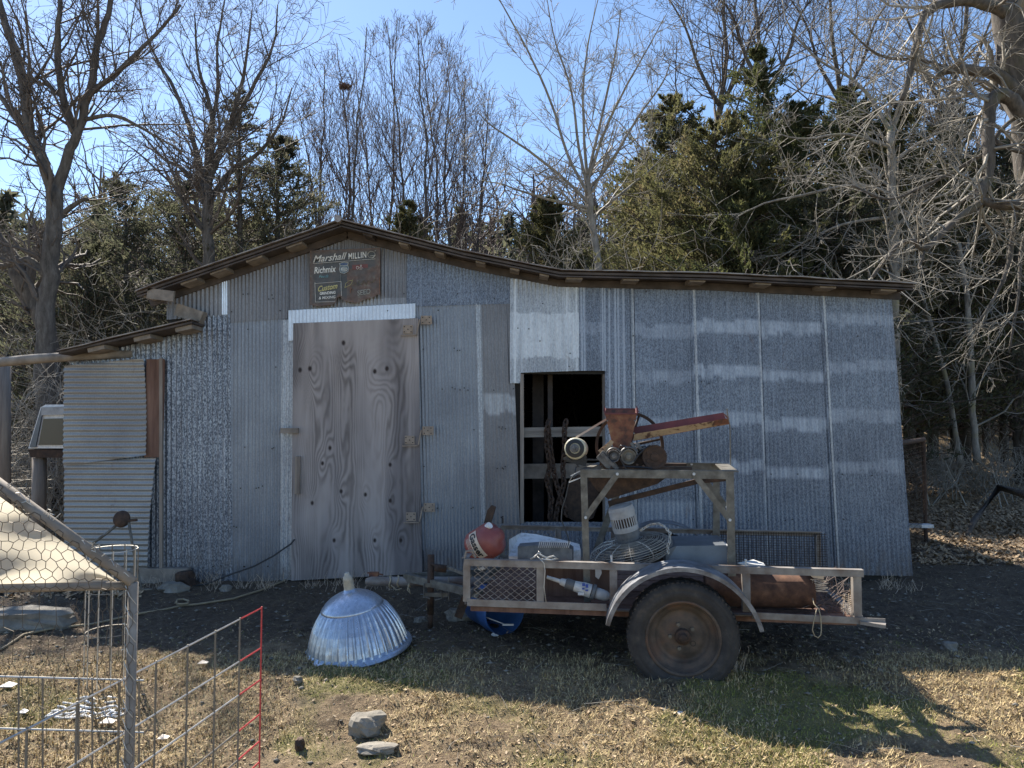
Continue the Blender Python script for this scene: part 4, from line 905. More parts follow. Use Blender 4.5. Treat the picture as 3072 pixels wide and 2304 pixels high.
# sunlit chain lying on the fan
def chain(pts, pitch, wr, rad, n=4):
    mb = MB(); pts = [Vector(q) for q in pts]; L = [0]
    for a, c in zip(pts[:-1], pts[1:]): L.append(L[-1]+(c-a).length)
    k = 0; s = 0; 
    while s < L[-1]:
        i = max(j for j in range(len(L)) if L[j] <= s+1e-9); i = min(i, len(pts)-2)
        d = (pts[i+1]-pts[i]).normalized(); c = pts[i]+d*(s-L[i]); o1 = d.orthogonal().normalized(); o2 = d.cross(o1)
        sd = o1 if k % 2 else o2
        mb.tube([c+d*(pitch*.75*math.cos(a))+sd*(rad*math.sin(a)) for a in [2*math.pi*q/8 for q in range(9)]], wr, n, False)
        s += pitch; k += 1
    return mb
tag(obj('chain', chain([TP(1924,1590,.33),TP(1950,1574,.30),TP(1975,1570,.28),TP(1995,1580,.25),TP(2010,1598,.22),TP(2008,1625,.20),TP(2003,1640,.2),TP(2005,1662,.2)], .018, .0035, .008), M['wire'], base=TP(1990,1600,.25)), 'bright twisted chain draped over the rim of the fan guard', 'chain')
# blue-grey curved sheet box
sheetb = thing('sheet_metal_tub', 'blue grey sheet metal tub with a humped back beside the fan, in the trailer', 'tub', TP(2090,1690,.5))
mb = MB(); mb.prism([TP(2000,1650,.28),TP(2030,1638,.30),TP(2180,1636,.30),TP(2182,1695,.28),TP(1995,1695,.28)], TV*.42); obj('tub_body', mb, M['bluem'], sheetb)
mb = MB(); mb.prism([TP(2004+188*i/20,1640-26*math.sin(math.pi*min(1,(i+1)/20)**.8) if 0 < i < 20 else 1640,.95) for i in range(21)], TV*.1); obj('hump', mb, M['bluem'], sheetb)
mb = MB(); mb.box(TL((TP(2110,1640,.4)-TO).dot(TU), .45, TP(2110,1640,.4).z+.012), (.33,.16,.006), Matrix((TU, TV, V(0,0,1))).transposed()); obj('lid', mb, M['ltgrey'], sheetb)
# pale tube tool inside the side opening
tl_ = thing('pump_motor', 'white tapered cylindrical pump motor with blue print, lying behind the trailer side', 'pump', TP(1735,1790,.12))
d0, d1 = TP(1640,1731,.10), TP(1824,1790,.10); axp = (d1-d0).normalized(); Lp = (d1-d0).length; Mx = FR(d0, V(0,0,1), axp)
kp = (d0-CO).dot(TV)/F
mb = MB(); mb.lathe([(0,0),(5*kp,0),(6*kp,40*kp),(10*kp,44*kp),(12*kp,58*kp)], Mx, 20, None, False); mb.lathe([(15*kp,84*kp),(17*kp,100*kp),(20*kp,118*kp),(20*kp,136*kp)], Mx, 20, None, True); obj('tube_housing', mb, M['white'], tl_, smooth=False)
mb = MB(); mb.lathe([(14*kp,58*kp),(16*kp,60*kp),(16*kp,84*kp),(14*kp,86*kp)], Mx, 20, None, True); obj('clamp_band', mb, M['greyd'], tl_); mb = MB(); mb.lathe([(20*kp,138*kp),(23*kp,140*kp),(23*kp,148*kp),(20*kp,150*kp)], Mx, 20, None, True); obj('clamp_band', mb, M['greyd'], tl_)
mb = MB(); mb.lathe([(16*kp,150*kp),(17*kp,165*kp),(15*kp,182*kp),(9*kp,193*kp),(0,195*kp)], Mx, 20, None, True); obj('end_cover', mb, M['ltgrey'], tl_, smooth=True)
mb = MB()
for (u, v, w_, h_) in ((1752,1748,9,8),(1762,1752,8,10),(1751,1760,7,5),(1761,1765,8,5)): mb.box(TP(u,v,.10)-TV*.058, (w_*kp,.003,h_*kp))
obj('print_marks', mb, M['bluetxt'], tl_)
mb = MB(); mb.box(TP(1744,1776,.10)-TV*.05, (18*kp,.003,8*kp)); obj('paper_tag', mb, M['whitedirty'], tl_)
# brown board and glove behind the side opening
mb = MB(); mb.prism([TP(1635,1700,.36),TP(1835,1700,.36),TP(1835,1800,.36),TP(1635,1800,.36)], TV*.02); tag(obj('brown_board', mb, M['redwood'], base=TP(1735,1800,.36)), 'plain brown board standing on edge in the trailer behind the pump motor', 'board')
mb = MB(); mb.prism([TP(1786,1700,.14),TP(1802,1698,.14),TP(1805,1720,.14),TP(1796,1738,.14),TP(1786,1730,.14)], TV*.02); tag(obj('rag', mb, M['ltgrey'], base=TP(1795,1740,.14)), 'small pale rag hanging inside the trailer side above the pump motor', 'rag')
# barrel, basket, sticks
Mx = FR(TP(2115,1768,.22), V(0,0,1), (TP(2436,1770,.20)-TP(2115,1768,.22)))
LB = (TP(2436,1770,.20)-TP(2115,1768,.22)).length
mb = MB(); mb.lathe([(.0,.0),(.112,.0),(.116,.006),(.112,.012),(.112,LB-.012),(.116,LB-.006),(.112,LB),(.106,LB),(.104,LB-.1),(0,LB-.1)], Mx, 36, None, False)
tag(obj('steel_drum', mb, M['rust'], base=TP(2270,1818,.22), smooth=True), 'rusty brown steel cylinder lying on its side at the rear of the trailer', 'drum')
rg = random.Random(8)
mb = MB()
for k in range(90):
    c_ = TP(rg.uniform(2420,2540), rg.uniform(1730,1835), rg.uniform(.1,.7)); d = Vector((rg.uniform(-1,1), rg.uniform(-1,1), rg.uniform(-.5,.7))).normalized()*rg.uniform(.04,.14)
    mb.tube([c_-d, c_+Vector((rg.uniform(-.02,.02),0,rg.uniform(-.02,.02))), c_+d], .0028, 4, False)
tag(obj('twig_pile', mb, M['twigr'], base=TP(2480,1830,.4)), 'tangle of dry twigs and wire piled behind the steel cylinder', 'twig pile', kind='stuff')
mb = MB(); 
for k in range(9): mb.tube([TP(2430+rg.uniform(-4,14),1738+k*4,.12), TP(2455+rg.uniform(-4,4),1742+k*4+rg.uniform(-3,3),.1), TP(2480+rg.uniform(-5,5),1738+k*4+rg.uniform(-3,5),.12)], .003, 4)
tag(obj('pale_roots', mb, M['lab'], base=TP(2455,1760,.12)), 'sunlit tuft of pale roots at the open end of the steel cylinder', 'roots')
mb = MB(); mb.prism([TP(2426,1722,.10),TP(2470,1720,.10),TP(2472,1738,.1),TP(2440,1734,.1)], TV*.06); tag(obj('splintered_board', mb, M['lab'], base=TP(2450,1740,.12)), 'sunlit splintered board end just above the pale roots', 'board')
gb_ = thing('wire_basket', 'rusty wire basket with a flat side plate in the rear corner of the trailer', 'basket', TP(2545,1840,.12))
mb = MB()
for k in range(11): 
    u0 = 2530-k*.8; v0 = 1782+k*5.4; mb.tube([TP(u0,v0+rg.uniform(-2,2),.10), TP(u0+32,v0+10,.10)], .0022, 4)
    mb.tube([TP(u0+32,v0+10,.10), TP(u0+20,v0+4,.30)], .0022, 4)
for k in range(3): mb.tube([TP(2535+k*12,1780,.10), TP(2530+k*12,1846,.10)], .003, 4)
obj('basket_wires', mb, M['lab'], gb_)
mb = MB(); mb.prism([TP(2548,1764,.09),TP(2564,1785,.09),TP(2563,1836,.09),TP(2555,1800,.09)], TV*.004); mb.prism([TP(2516,1782,.09),TP(2532,1788,.09),TP(2542,1800,.09)], TV*.004); obj('side_plate', mb, M['tan'], gb_)
mb = MB(); mb.tube([TP(2438,1795,.03),TP(2442,1812,-.01),TP(2456,1826,-.03),TP(2462,1850,-.03),TP(2464,1890,-.03),TP(2462,1905,-.03),TP(2454,1913,-.03),TP(2444,1908,-.03),TP(2437,1890,-.03),TP(2442,1860,-.03),TP(2450,1828,-.03)], .0035, 6)
tag(obj('cord_loop', mb, M['rope'], base=TP(2450,1912,-.03), smooth=True), 'loop of pale cord hanging below the rear trailer rail', 'cord')
mb = MB(); mb.prism([TP(2215,1690,.12),TP(2260,1680,.3),TP(2290,1690,.3),TP(2296,1698,.12),TP(2235,1698,.12)], V(0,0,.004)); tag(obj('paper_sheet', mb, M['white'], base=TP(2255,1698,.15)), 'white card lying on the top rail right of the stand leg', 'card')
mb = MB(); mb.tube([TP(1835,1685,.0),TP(1834,1666,.0)], [.005,.008], 8); tag(obj('pin', mb, M['white'], base=TP(1835,1685,0)), 'pale pin standing on the near rail left of the fender', 'pin')
mb = MB(); mb.tube([TP(2238,1698,.0),TP(2237,1678,.0)], [.005,.008], 8); tag(obj('pin', mb, M['white'], base=TP(2238,1698,0)), 'pale pin standing on the near rail right of the fender', 'pin')
mb = MB(); mb.prism([TP(2205,1596,1.0),TP(2484,1594,1.0),TP(2484,1602,1.0),TP(2205,1606,1.0)], TV*.03) if False else None
mb = MB(); mb.tube([TP(1592,1677,-.01),TP(1605,1670,-.03),TP(1615,1660,.0),TP(1628,1668,-.03),TP(1640,1674,-.01),TP(1660,1668,-.02),TP(1674,1676,.02),TP(1650,1680,-.03),TP(1625,1677,-.03)], .006, 6)
mb.tube([TP(1610,1668,-.02),TP(1622,1678,-.04),TP(1632,1690,-.04),TP(1635,1712,-.03),TP(1632,1760,-.04),TP(1638,1806,-.03)], .004, 6); mb.tube([TP(1617,1664,0),TP(1616,1655,0),TP(1622,1660,0)], .007, 6)
tag(obj('tie_wire', mb, M['wire'], base=TP(1625,1680,0), smooth=True), 'twisted tie wire knotted over the near rail with a tail hanging down', 'wire')
mb = MB(); mb.prism([TP(1432,1708,.02),TP(1448,1700,.02),TP(1456,1708,.02),TP(1440,1712,.02)], TV*.02); tag(obj('torn_card', mb, M['white'], base=TP(1444,1712,.02)), 'torn white scrap caught behind the expanded metal', 'scrap')
# far side angle frame piece
# blue drum under trailer
Mb = FR(V(-.05,5.42,.165), V(0,0,1), V(.52,-1,.02)); bd = thing('blue_drum', 'open blue plastic drum lying on the ground under the front of the trailer', 'drum', (-.1,5.6,0))
mb = MB(); mb.lathe([(.155,0),(.162,-.01),(.158,-.05),(.166,-.12),(.158,-.18),(.156,-.40),(.13,-.43),(0,-.43)], Mb, 36, None, False); mb.lathe([(.155,0),(.149,-.02),(.147,-.40),(0,-.40)], Mb, 36, None, False); obj('drum_shell', mb, M['blue'], bd, smooth=True)
mb = MB(); q = Mb @ V(0,0,.02); mb.tube([P(1448,1848,5.4), P(1512,1872,5.35)], .004, 5); mb.box(P(1524,1874,5.33), (.08,.01,.012)); obj('bail_handle', mb, M['white'], bd)
rock('white scrap stone inside the mouth of the blue drum', 1486, 1908, .05, .03, .04, 'whitedirty', seed=40)
# ---------------------------------------------------------------- feeder cap
fdc = thing('feeder_lid', 'shiny ribbed galvanised dome with a screw neck, on the mud before the door', 'feeder lid', (-1.04, 4.95, 0))
c_ = P(1075,1940,5.08); c_.z = .035; Mx = FR(c_, V(1,0,.0), V(-.03,-.03,1)); Mx = Matrix.Translation(c_) @ Matrix.Rotation(R(-6), 4, 'Y') @ Matrix.Rotation(R(5), 4, 'X') @ Matrix.Diagonal((1.02,1.02,.84,1))
prof = [(.352,-.02),(.358,-.008),(.350,.006),(.335,.016),(.322,.035),(.312,.08),(.298,.13),(.278,.19),(.25,.25),(.222,.30),(.198,.335)]
nr = 40
def ribs(a, i, m_): return 1+(.028*max(0,math.cos(a*nr))**.7 if 4 <= i <= 9 and math.cos(a*nr) > 0 else (-.008 if i >= 4 else 0))
mb = MB(); mb.lathe(prof, Mx, nr*8, ribs, False); obj('ribbed_skirt', mb, M['feeder'], fdc, smooth=False)
M3 = Mx @ Matrix.Rotation(R(-2), 4, 'Y')
mb = MB(); mb.lathe([(.205,.325),(.207,.331),(.198,.345),(.17,.382),(.135,.412),(.095,.435),(.06,.45),(.042,.458),(.034,.475)], M3, 48, None, False); cp = obj('cap', mb, M['bluem'] if False else M['feeder'], fdc, smooth=True)
mb = MB(); mb.lathe([(.036,.465),(.034,.50),(.036,.503),(.030,.508),(.036,.513),(.030,.52),(.036,.525),(.030,.532),(.034,.537),(.032,.56),(.028,.575),(.018,.585),(.017,.60),(.010,.607),(0,.608)], M3, 24, None, False); obj('neck', mb, M['neck'], fdc, smooth=True)
# ---------------------------------------------------------------- chains hanging in the window
tag(obj('chain', chain([P(1645,1268,7.22),P(1640,1290,7.20),P(1640,1340,7.24),P(1650,1400,7.3),P(1640,1440,7.3),P(1655,1500,7.3),P(1648,1560,7.3)], .05, .011, .024, 6), M['drust'], base=P(1645,1560,7.25)), 'heavy rusty chain hanging over the window board, left of its twin', 'chain')
tag(obj('chain', chain([P(1697,1268,7.22),P(1693,1290,7.20),P(1694,1340,7.24),P(1688,1400,7.3),P(1692,1450,7.3),P(1672,1520,7.3),P(1664,1575,7.3)], .05, .011, .024, 6), M['drust'], base=P(1695,1560,7.25)), 'heavy rusty chain hanging over the window board, nearer the mill motor', 'chain')
tag(obj('chain', chain([P(1645,1290,7.25),P(1652,1350,7.26),P(1662,1420,7.3),P(1675,1470,7.3),P(1700,1540,7.3)], .05, .011, .024, 6), M['drust'], base=P(1665,1560,7.25)), 'slack middle chain sagging between the two hanging chains', 'chain')
mb = MB(); rg = random.Random(4)
pts = [P(u, v, 7.35) for u, v in ((1690,1545),(1705,1450),(1735,1425),(1790,1430),(1800,1500),(1780,1555),(1735,1570))]
mb.prism(pts, V(0,.15,0)); tag(obj('burlap_sack', mb, M['drust'], base=P(1740,1570,7.35)), 'dark slumped sack hanging in the window behind the stand', 'sack')
# ---------------------------------------------------------------- foreground cattle panel (right) and white panel (facing)
def panel_pt(u):   # rail height .8 along the line
    d = .8*F/(1812+(794-u)*.527-1248) if u > 300 else None
    return d
A_ = V(-1.045,3.1,0); B_ = V(-1.30,1.55,0)
pn_ = thing('stock_fence', 'cattle fence section of welded rods with a red painted end, standing in the foreground', 'fence', A_)
zs = [.80,.635,.505,.365,.255,.17,.09,.02]
dY = .172; nv_ = 9
for k in range(nv_+1):
    q = A_+(B_-A_)*(k*dY/(A_-B_).length); mb = MB(); mb.tube([q+V(0,0,-.15), q+V(0,0,.805)], .0036, 5); obj('upright_rod', mb, M['redwire'] if k < 1 else M['wired'], pn_)
for z in zs:
    q1 = A_+(B_-A_)*(dY/(A_-B_).length); mb = MB(); mb.tube([A_+V(0,0,z), q1+V(0,0,z)], .0036, 5); obj('rail_rod', mb, M['redwire'], pn_)
    mb = MB(); mb.tube([q1+V(0,0,z), B_+V(0,0,z)], .0036, 5); obj('rail_rod', mb, M['wire'] if z > .5 else M['wired'], pn_)
tag(pn_)
wp = thing('stock_fence', 'white wire fence facing the camera inside the pen at the left edge', 'fence', (-1.7,2.45,0))
for v0 in (2032,2188):
    mb = MB(); mb.tube([P(-200,v0-8,2.45), P(431,v0+9,2.45)], .0034, 5); obj('rail_rod', mb, M['wire'], wp)
for u in (-100,-20,56,128,236,277,417):
    mb = MB(); mb.tube([P(u,2032,2.45), P(u,2420,2.45)], .0032, 5); obj('upright_rod', mb, M['wired'], wp)
M['rustw'] = flat('rusty_thin_wire', (.11,.085,.06), .6, .3)
# pen with gable
YP = 2.2
pen = thing('poultry_pen', 'gabled poultry pen with chicken wire and a white tarp at the left edge', 'pen', (-1.4,2.2,0))
pr0, pr1 = P(400,1748,YP), P(-120,1365,YP)
def ppart(nm, fn, mat, smooth=False): mb = MB(); fn(mb); return obj(nm, mb, mat, pen, smooth=smooth)
ppart('corner_post', lambda mb: mb.tube([pr0, V(pr0.x-.002, YP, -.2)], .0145, 12), M['wood'], True)
ppart('rafter_pole', lambda mb: mb.tube([pr0, pr1], .016, 12), M['wood'], True)
ppart('tie_pole', lambda mb: mb.tube([P(-150,1768,YP+.01), P(405,1756,YP+.01)], .0125, 12), M['wood'], True)
ppart('green_edging', lambda mb: mb.tube([P(395,1738,YP-.0), P(-120,1352,YP-.0)], .006, 8), flat('green_hem', (.06,.14,.11), .6), True)
mb = MB(); mb.prism([P(-160,1380,YP+.03), P(-160,1752,YP+.03), P(365,1752,YP+.03)], V(0,.004,0)); 
n = 30; mb = MB()
for i in range(n+1):
    for j in range(n+1-0):
        s = i/n; f = j/n; u = -160+520*s; vt = 1375+375*s; vb = 1752; v = vt+(vb-vt)*f; q = P(u, v, YP+.035+.02*math.sin(u*.02+f*5)+.012*math.sin(v*.05)); mb.v.append(tuple(q))
mb.f = [(i*(n+1)+j, i*(n+1)+j+1, (i+1)*(n+1)+j+1, (i+1)*(n+1)+j) for i in range(n) for j in range(n)]
obj('tarp', mb, M['canvas'], pen, smooth=True)
def hexwire(mb, inside, u0, u1, v0, v1, s, stretch=1., jit=.22, Y=YP-.016, wr=.0011, seed=1):
    rg_ = random.Random(seed); pts = {}
    def pt(i, j):
        if (i, j) not in pts:
            x = u0+i*s*.866; y = v0+j*s*.5*stretch; pts[(i, j)] = (x+rg_.uniform(-jit, jit)*s, y+rg_.uniform(-jit, jit)*s*stretch)
        return pts[(i, j)]
    ni = int((u1-u0)/(s*.866)); nj = int((v1-v0)/(s*.5*stretch))
    for i in range(ni):
        for j in range(nj):
            k = (j+(3 if i % 2 else 0)) % 6
            # vertical edge every column offset
            if k == 0: e = [((i,j),(i,j+2))]
            elif k == 2: e = [((i,j),(i+1,j+1)), ((i,j),(i-1,j+1))]
            else: continue
            for a, c in e:
                pa, pc = pt(*a), pt(*c)
                if inside(*pa) and inside(*pc): mb.tube([P(*pa, Y), P(*pc, Y)], wr, 3, False)
mb = MB(); hexwire(mb, lambda u, v: v > 1362+ (u+120)*.74 and v < 1790 and u < 400, -60, 410, 1400, 1800, 19, jit=.26, wr=.0012); obj('chicken_wire', mb, M['rustw'], pen)
mb = MB(); hexwire(mb, lambda u, v: u < 405, 230, 420, 1790, 2400, 13, 2.6, .2, YP-.016, .0009, 2); hexwire(mb, lambda u, v: u < 405, -40, 236, 1790, 2400, 30, 2.6, .2, YP-.016, .0009, 3); obj('chicken_wire', mb, M['rustw'], pen)
mb = MB(); rg = random.Random(9)
for k in range(46):   # cut wire ends along the rafter and post
    if k < 30: t_ = rg.random(); q = pr0+(pr1-pr0)*t_+V(0,-.01,.014)
    else: q = V(pr0.x, YP-.01, rg.uniform(.1,1.1))
    d = V(rg.uniform(-1,1), rg.uniform(-.3,.3), rg.uniform(.1,1)).normalized()*rg.uniform(.012,.03); mb.tube([q, q+d, q+d*1.2+V(rg.uniform(-.01,.01),0,-.006)], .0012, 3)
for k in range(22): 
    z = 1.1-k*.055; mb.tube([V(pr0.x-.017,YP-.012,z), V(pr0.x,YP-.019,z-.03), V(pr0.x+.017,YP-.012,z-.055)], .0012, 3)
obj('wire_ends', mb, M['wire'], pen)
# tomato cage
tc = thing('wire_cage', 'cylindrical welded wire cage standing behind the pen post', 'wire cage', (-2.45,4.5,0)); cx_, cy_ = P(339,1640,4.5).x, 4.5
for z in (.79,.55,.30):
    mb = MB(); mb.tube([V(cx_+.138*math.cos(a), cy_+.138*math.sin(a), z) for a in [2*math.pi*k/24 for k in range(25)]], .0035, 4, False); obj('hoop', mb, M['wire'] if z > .7 else M['wired'], tc)
for k in range(12):
    a = 2*math.pi*k/12; mb = MB(); mb.tube([V(cx_+.138*math.cos(a), cy_+.138*math.sin(a), 0), V(cx_+.138*math.cos(a), cy_+.138*math.sin(a), .80)], .0035, 4, False); obj('upright_wire', mb, M['wire'] if math.sin(a) < .3 else M['wired'], tc)
# disc on stand
ds = thing('disc_stand', 'rusty round disc on a bent rod frame leaning before the horizontal sheets', 'disc stand', G(424,1790))
Y5 = 6.3
mb = MB(); Mx = FR(P(365,1557,Y5), V(0,0,1), V(.1,-1,.2)); mb.lathe([(.0,-.02),(.06,-.02),(.072,.0),(.06,.02),(0,.015)], Mx, 24, None, False); mb.bar(P(385,1562,Y5), P(410,1560,Y5), .03, .02); obj('disc', mb, M['drust'], ds, smooth=True)
mb = MB(); mb.tube([P(386,1565,Y5),P(398,1640,Y5),P(414,1720,Y5),P(424,1768,Y5),P(456,1769,Y5)], .011, 8); mb.tube([P(350,1575,Y5),P(320,1600,Y5),P(278,1630,Y5-.1)], .012, 8); obj('bent_rod', mb, M['steel'], ds, smooth=True)
mb = MB(); rg = random.Random(2)
for k in range(14): mb.tube([P(284,1628,Y5-.1), P(262+rg.uniform(-4,10),1632+rg.uniform(-8,8),Y5-.1)], .004, 4)
obj('bristle_end', mb, M['lab'], ds)
# hoses and cables on the ground
def gline(pts, r_, z=.012):
    out = []
    for u, v in pts:
        q = G(u, v); q.z = float(gh(q.x, q.y))+z; out.append(q)
    # smooth
    o2 = []
    for i in range(len(out)-1):
        for k in range(4): f = k/4; o2.append(out[i].lerp(out[i+1], f))
    o2.append(out[-1]); mb = MB(); mb.tube(o2, r_, 6); return mb
tag(obj('garden_hose', gline([(-40,1975),(20,1945),(70,1912),(150,1893),(278,1873),(417,1846),(500,1830),(543,1818),(600,1812),(700,1800),(780,1776),(850,1748),(876,1734)], .009), M['hose'], base=G(500,1830), smooth=True), 'long tan hose snaking over the mud from the door to the left edge', 'hose')
tag(obj('hose_coil', gline([(528,1817),(532,1809),(550,1806),(566,1810),(562,1817),(545,1820),(530,1820)], .009, .03), M['hose'], base=G(545,1815), smooth=True), 'small kinked loop of tan hose on the mud', 'hose loop')
mb = MB(); mb.tube([P(556,1762,6.95),P(620,1752,6.9),P(695,1722,7.0),P(760,1700,7.05),P(820,1668,7.1),P(872,1632,7.1),P(884,1618,7.12)], .008, 6)
tag(obj('black_cable', mb, M['cable'], base=P(620,1752,6.9), smooth=True), 'black cable rising from the mud up to the edge of the plywood door', 'cable')
mb = MB(); mb.tube([P(2660,962,8.5),P(2800,966,9.5),P(3000,968,11),P(3300,960,14)], .006, 5); tag(obj('overhead_wire', mb, M['cable'], base=P(2660,962,8.5)), 'thin wire strung from the right corner of the barn into the trees', 'wire')
# white perforated mat
mt = MB(); a0 = G(150,2140); 
mx0, mx1, my0, my1 = G(150,2140).x, G(372,2130).x, G(260,2152).y, G(260,2095).y
for j in range(5):
    y = my0+(my1-my0)*j/4; mt.tube([V(mx0+(mx1-mx0)*i/12, y+.012*math.sin(i*2.1), .0+.008*math.sin(i*1.3+j)+float(g0(y))) for i in range(13)], .007, 5)
for i in range(13):
    x = mx0+(mx1-mx0)*i/12; mt.tube([V(x+.01*math.sin(j), my0+(my1-my0)*j/4, .0+.008*math.sin(i*1.3+j)+float(g0(my0))) for j in range(5)], .007, 5)
tag(obj('plastic_grate', mt, M['whitedirty'], base=(mx0,my0,0), smooth=True), 'white perforated plastic mat lying on the dirt behind the wire pen', 'mat')
def scrap(u, v, w_, dp, label, mat='ltgrey', seed=1):
    if mat == 'white': mat = 'ltgrey'
    c = G(u, v); mb = MB(); rg_ = random.Random(seed)
    w_ *= .7; dp *= .6; mb.prism([V(c.x-w_/2, c.y, c.z+.015), V(c.x+w_*.4, c.y-dp*.3, c.z+.02), V(c.x+w_/2, c.y+dp*.5, c.z+.025), V(c.x-w_*.2, c.y+dp, c.z+.03)], V(0,0,.004)); tag(obj('litter_scrap', mb, M[mat], base=(c.x,c.y,0)), label, 'scrap')
scrap(50,1835+0,.12,.08,'pale scrap at the left edge above the white wire rail') ; scrap(20,2070,.14,.08,'white crumpled scrap at the very left edge','white',2); scrap(66,2150,.08,.05,'small white scrap left of the perforated mat'); scrap(320,2180,.13,.06,'tan paper scrap below the perforated mat','lab'); scrap(488,2228,.09,.04,'pale paper scrap seen through the wire panel','lab'); scrap(608,2000,.10,.04,'thin pale chip on the sunlit dirt behind the wire panel','lab'); scrap(300,2404,.05,.03,'chip below frame') if False else None
# right side mesh cage by the barn
mc_ = thing('mesh_pen', 'dark wire mesh pen with a pipe top rail beside the right end of the barn', 'pen', (4.3,8.0,0))
x0 = 4.05
def mesh_panel(mb, a, c, z0, z1, s, r_):
    L = (c-a).length; n = int(L/s); d = (c-a)/n
    for i in range(n+1): mb.tube([a+d*i+V(0,0,z0), a+d*i+V(0,0,z1)], r_, 3, False)
    m_ = int((z1-z0)/s)
    for j in range(m_+1): mb.tube([a+V(0,0,z0+(z1-z0)*j/m_), c+V(0,0,z0+(z1-z0)*j/m_)], r_, 3, False)
pA = P(2700,1500,7.9); pA.z = 0; pB = P(2775,1500,9.4); pB.z = 0
mb = MB(); mesh_panel(mb, pA, pB, .05, 1.28, .06, .0025); obj('wire_mesh', mb, M['drust'], mc_)
mb = MB(); mb.tube([V(pA.x-.3,pA.y-.3,1.3), V(pB.x,pB.y,1.3)], .03, 8); obj('top_rail', mb, M['drust'], mc_)
mb = MB(); mb.tube([V(pB.x,pB.y,0), V(pB.x,pB.y,1.3)], .025, 8); obj('pen_post', mb, M['drust'], mc_)
mb = MB(); q = P(2755,1577,9.2); mb.box(q, (.32,.12,.04)); tag(obj('white_plank', mb, M['whitedirty'], base=q), 'short white plank catching sun beside the mesh pen', 'plank')
mb = MB(); mb.tube([G(2900,1610),G(2925,1592)+V(0,0,.15),G(3000,1560)+V(0,0,.5),P(3100,1490,9.6)], [.03,.045,.05,.06], 8)
tag(obj('fallen_branch', mb, M['barkd'], base=G(2925,1600), smooth=True), 'dark fallen branch slanting up out of the sunlit leaves at the right', 'branch')
# truck topper on posts
Yc = 9.0; tp_ = thing('truck_topper', 'white pickup truck topper with dark side window set on posts left of the barn', 'truck topper', P(150,1370,Yc))
def box6(pts, dv): mb = MB(); mb.prism(pts, dv); return mb
obj('shell', box6([P(85,1345,Yc),P(122,1222,Yc),P(136,1214,Yc),P(330,1212,Yc),P(330,1345,Yc)], V(0,1.5,0)), M['topper'], tp_)
obj('side_window', box6([P(115,1335,Yc-.02),P(130,1256,Yc-.02),P(330,1252,Yc-.02),P(330,1335,Yc-.02)], V(0,.015,0)), M['tint'], tp_)
obj('window_frame', box6([P(88,1342,Yc-.03),P(124,1222,Yc-.03),P(130,1222,Yc-.03),P(106,1342,Yc-.03)], V(0,.02,0)), M['bluem'], tp_)
obj('roof_edge', box6([P(124,1222,Yc-.035),P(330,1216,Yc-.035),P(330,1240,Yc-.035),P(124,1246,Yc-.035)], V(0,.02,0)), M['ltgrey'], tp_)
obj('support_beam', box6([P(84,1348,Yc),P(330,1352,Yc),P(330,1376,Yc),P(92,1372,Yc)], V(0,1.4,0)), M['drust'], tp_)
mb = MB(); mb.tube([P(118,1372,Yc+.1), P(116,1660,Yc+.1)], [.08,.085], 10); tag(obj('wooden_post', mb, M['woodv'], base=P(116,1660,Yc), smooth=True), 'grey round wooden post under the truck topper', 'post')
fn_ = thing('wire_fence', 'rusty woven wire fence behind the post left of the barn', 'fence', P(120,1560,9.6))
mb = MB()
for z in [.1+.11*k for k in range(10)]: mb.tube([V(-9.5,9.6,z), V(-4.7,9.6,z+.02)], .004, 3, False)
for k in range(26): mb.tube([V(-9.5+k*.19,9.6,.05), V(-9.5+k*.19,9.6,1.15)], .0035, 3, False)
obj('fence_wire', mb, M['wired'], fn_)
mb = MB(); mb.tube([V(-7.2,9.6,-.1), V(-7.2,9.6,1.3)], .06, 8); obj('fence_post', mb, M['woodv'], fn_)
# ---------------------------------------------------------------- vegetation
def fastmesh(name, V_, F_, mat, parent=None, base=(0,0,0), k=3, smooth=False):
    me = bpy.data.meshes.new(name); L = np.array(WL[parent.name] if parent is not None else base, float)
    V_ = np.asarray(V_, np.float32).reshape(-1,3)-L.astype(np.float32); F_ = np.asarray(F_, np.int32).reshape(-1,k)
    me.vertices.add(len(V_)); me.vertices.foreach_set('co', V_.ravel())
    me.loops.add(F_.size); me.loops.foreach_set('vertex_index', F_.ravel())
    me.polygons.add(len(F_)); me.polygons.foreach_set('loop_start', np.arange(len(F_), dtype=np.int32)*k)
    me.update(calc_edges=True); me.materials.append(mat)
    o = bpy.data.objects.new(name, me); C.objects.link(o)
    if parent is not None: o.parent = parent
    else: o.location = base
    WL[o.name] = Vector(L); return o
class Seg:
    def __init__(s): s.a = []
    def add(s, p, q, r0, r1): s.a.append((p[0],p[1],p[2],q[0],q[1],q[2],r0,r1))
    def build(s, name, mat, parent=None, base=(0,0,0), n=3):
        A = np.array(s.a); p, q, r0, r1 = A[:,:3], A[:,3:6], A[:,6:7], A[:,7:8]
        d = q-p; d /= np.linalg.norm(d, axis=1, keepdims=True)+1e-9
        ref = np.where(np.abs(d[:,2:3]) > .9, [[1.,0,0]], [[0,0,1.]]); u = np.cross(d, ref); u /= np.linalg.norm(u, axis=1, keepdims=True)+1e-9; v = np.cross(d, u)
        rings = []
        for c_, r_ in ((p, r0), (q+d*r1*.5, r1)):
            for k in range(n): a = 2*math.pi*k/n; rings.append(c_+(u*math.cos(a)+v*math.sin(a))*r_)
        V_ = np.stack(rings, 1).reshape(-1,3); b = (np.arange(len(A))*2*n)[:,None]
        F_ = np.concatenate([np.concatenate([b+k, b+(k+1) % n, b+n+(k+1) % n, b+n+k], 1) for k in range(n)], 0)
        return fastmesh(name, V_, F_, mat, parent, base, 4)
def rv(rg): return Vector((rg.gauss(0,1), rg.gauss(0,1), rg.gauss(0,1)))
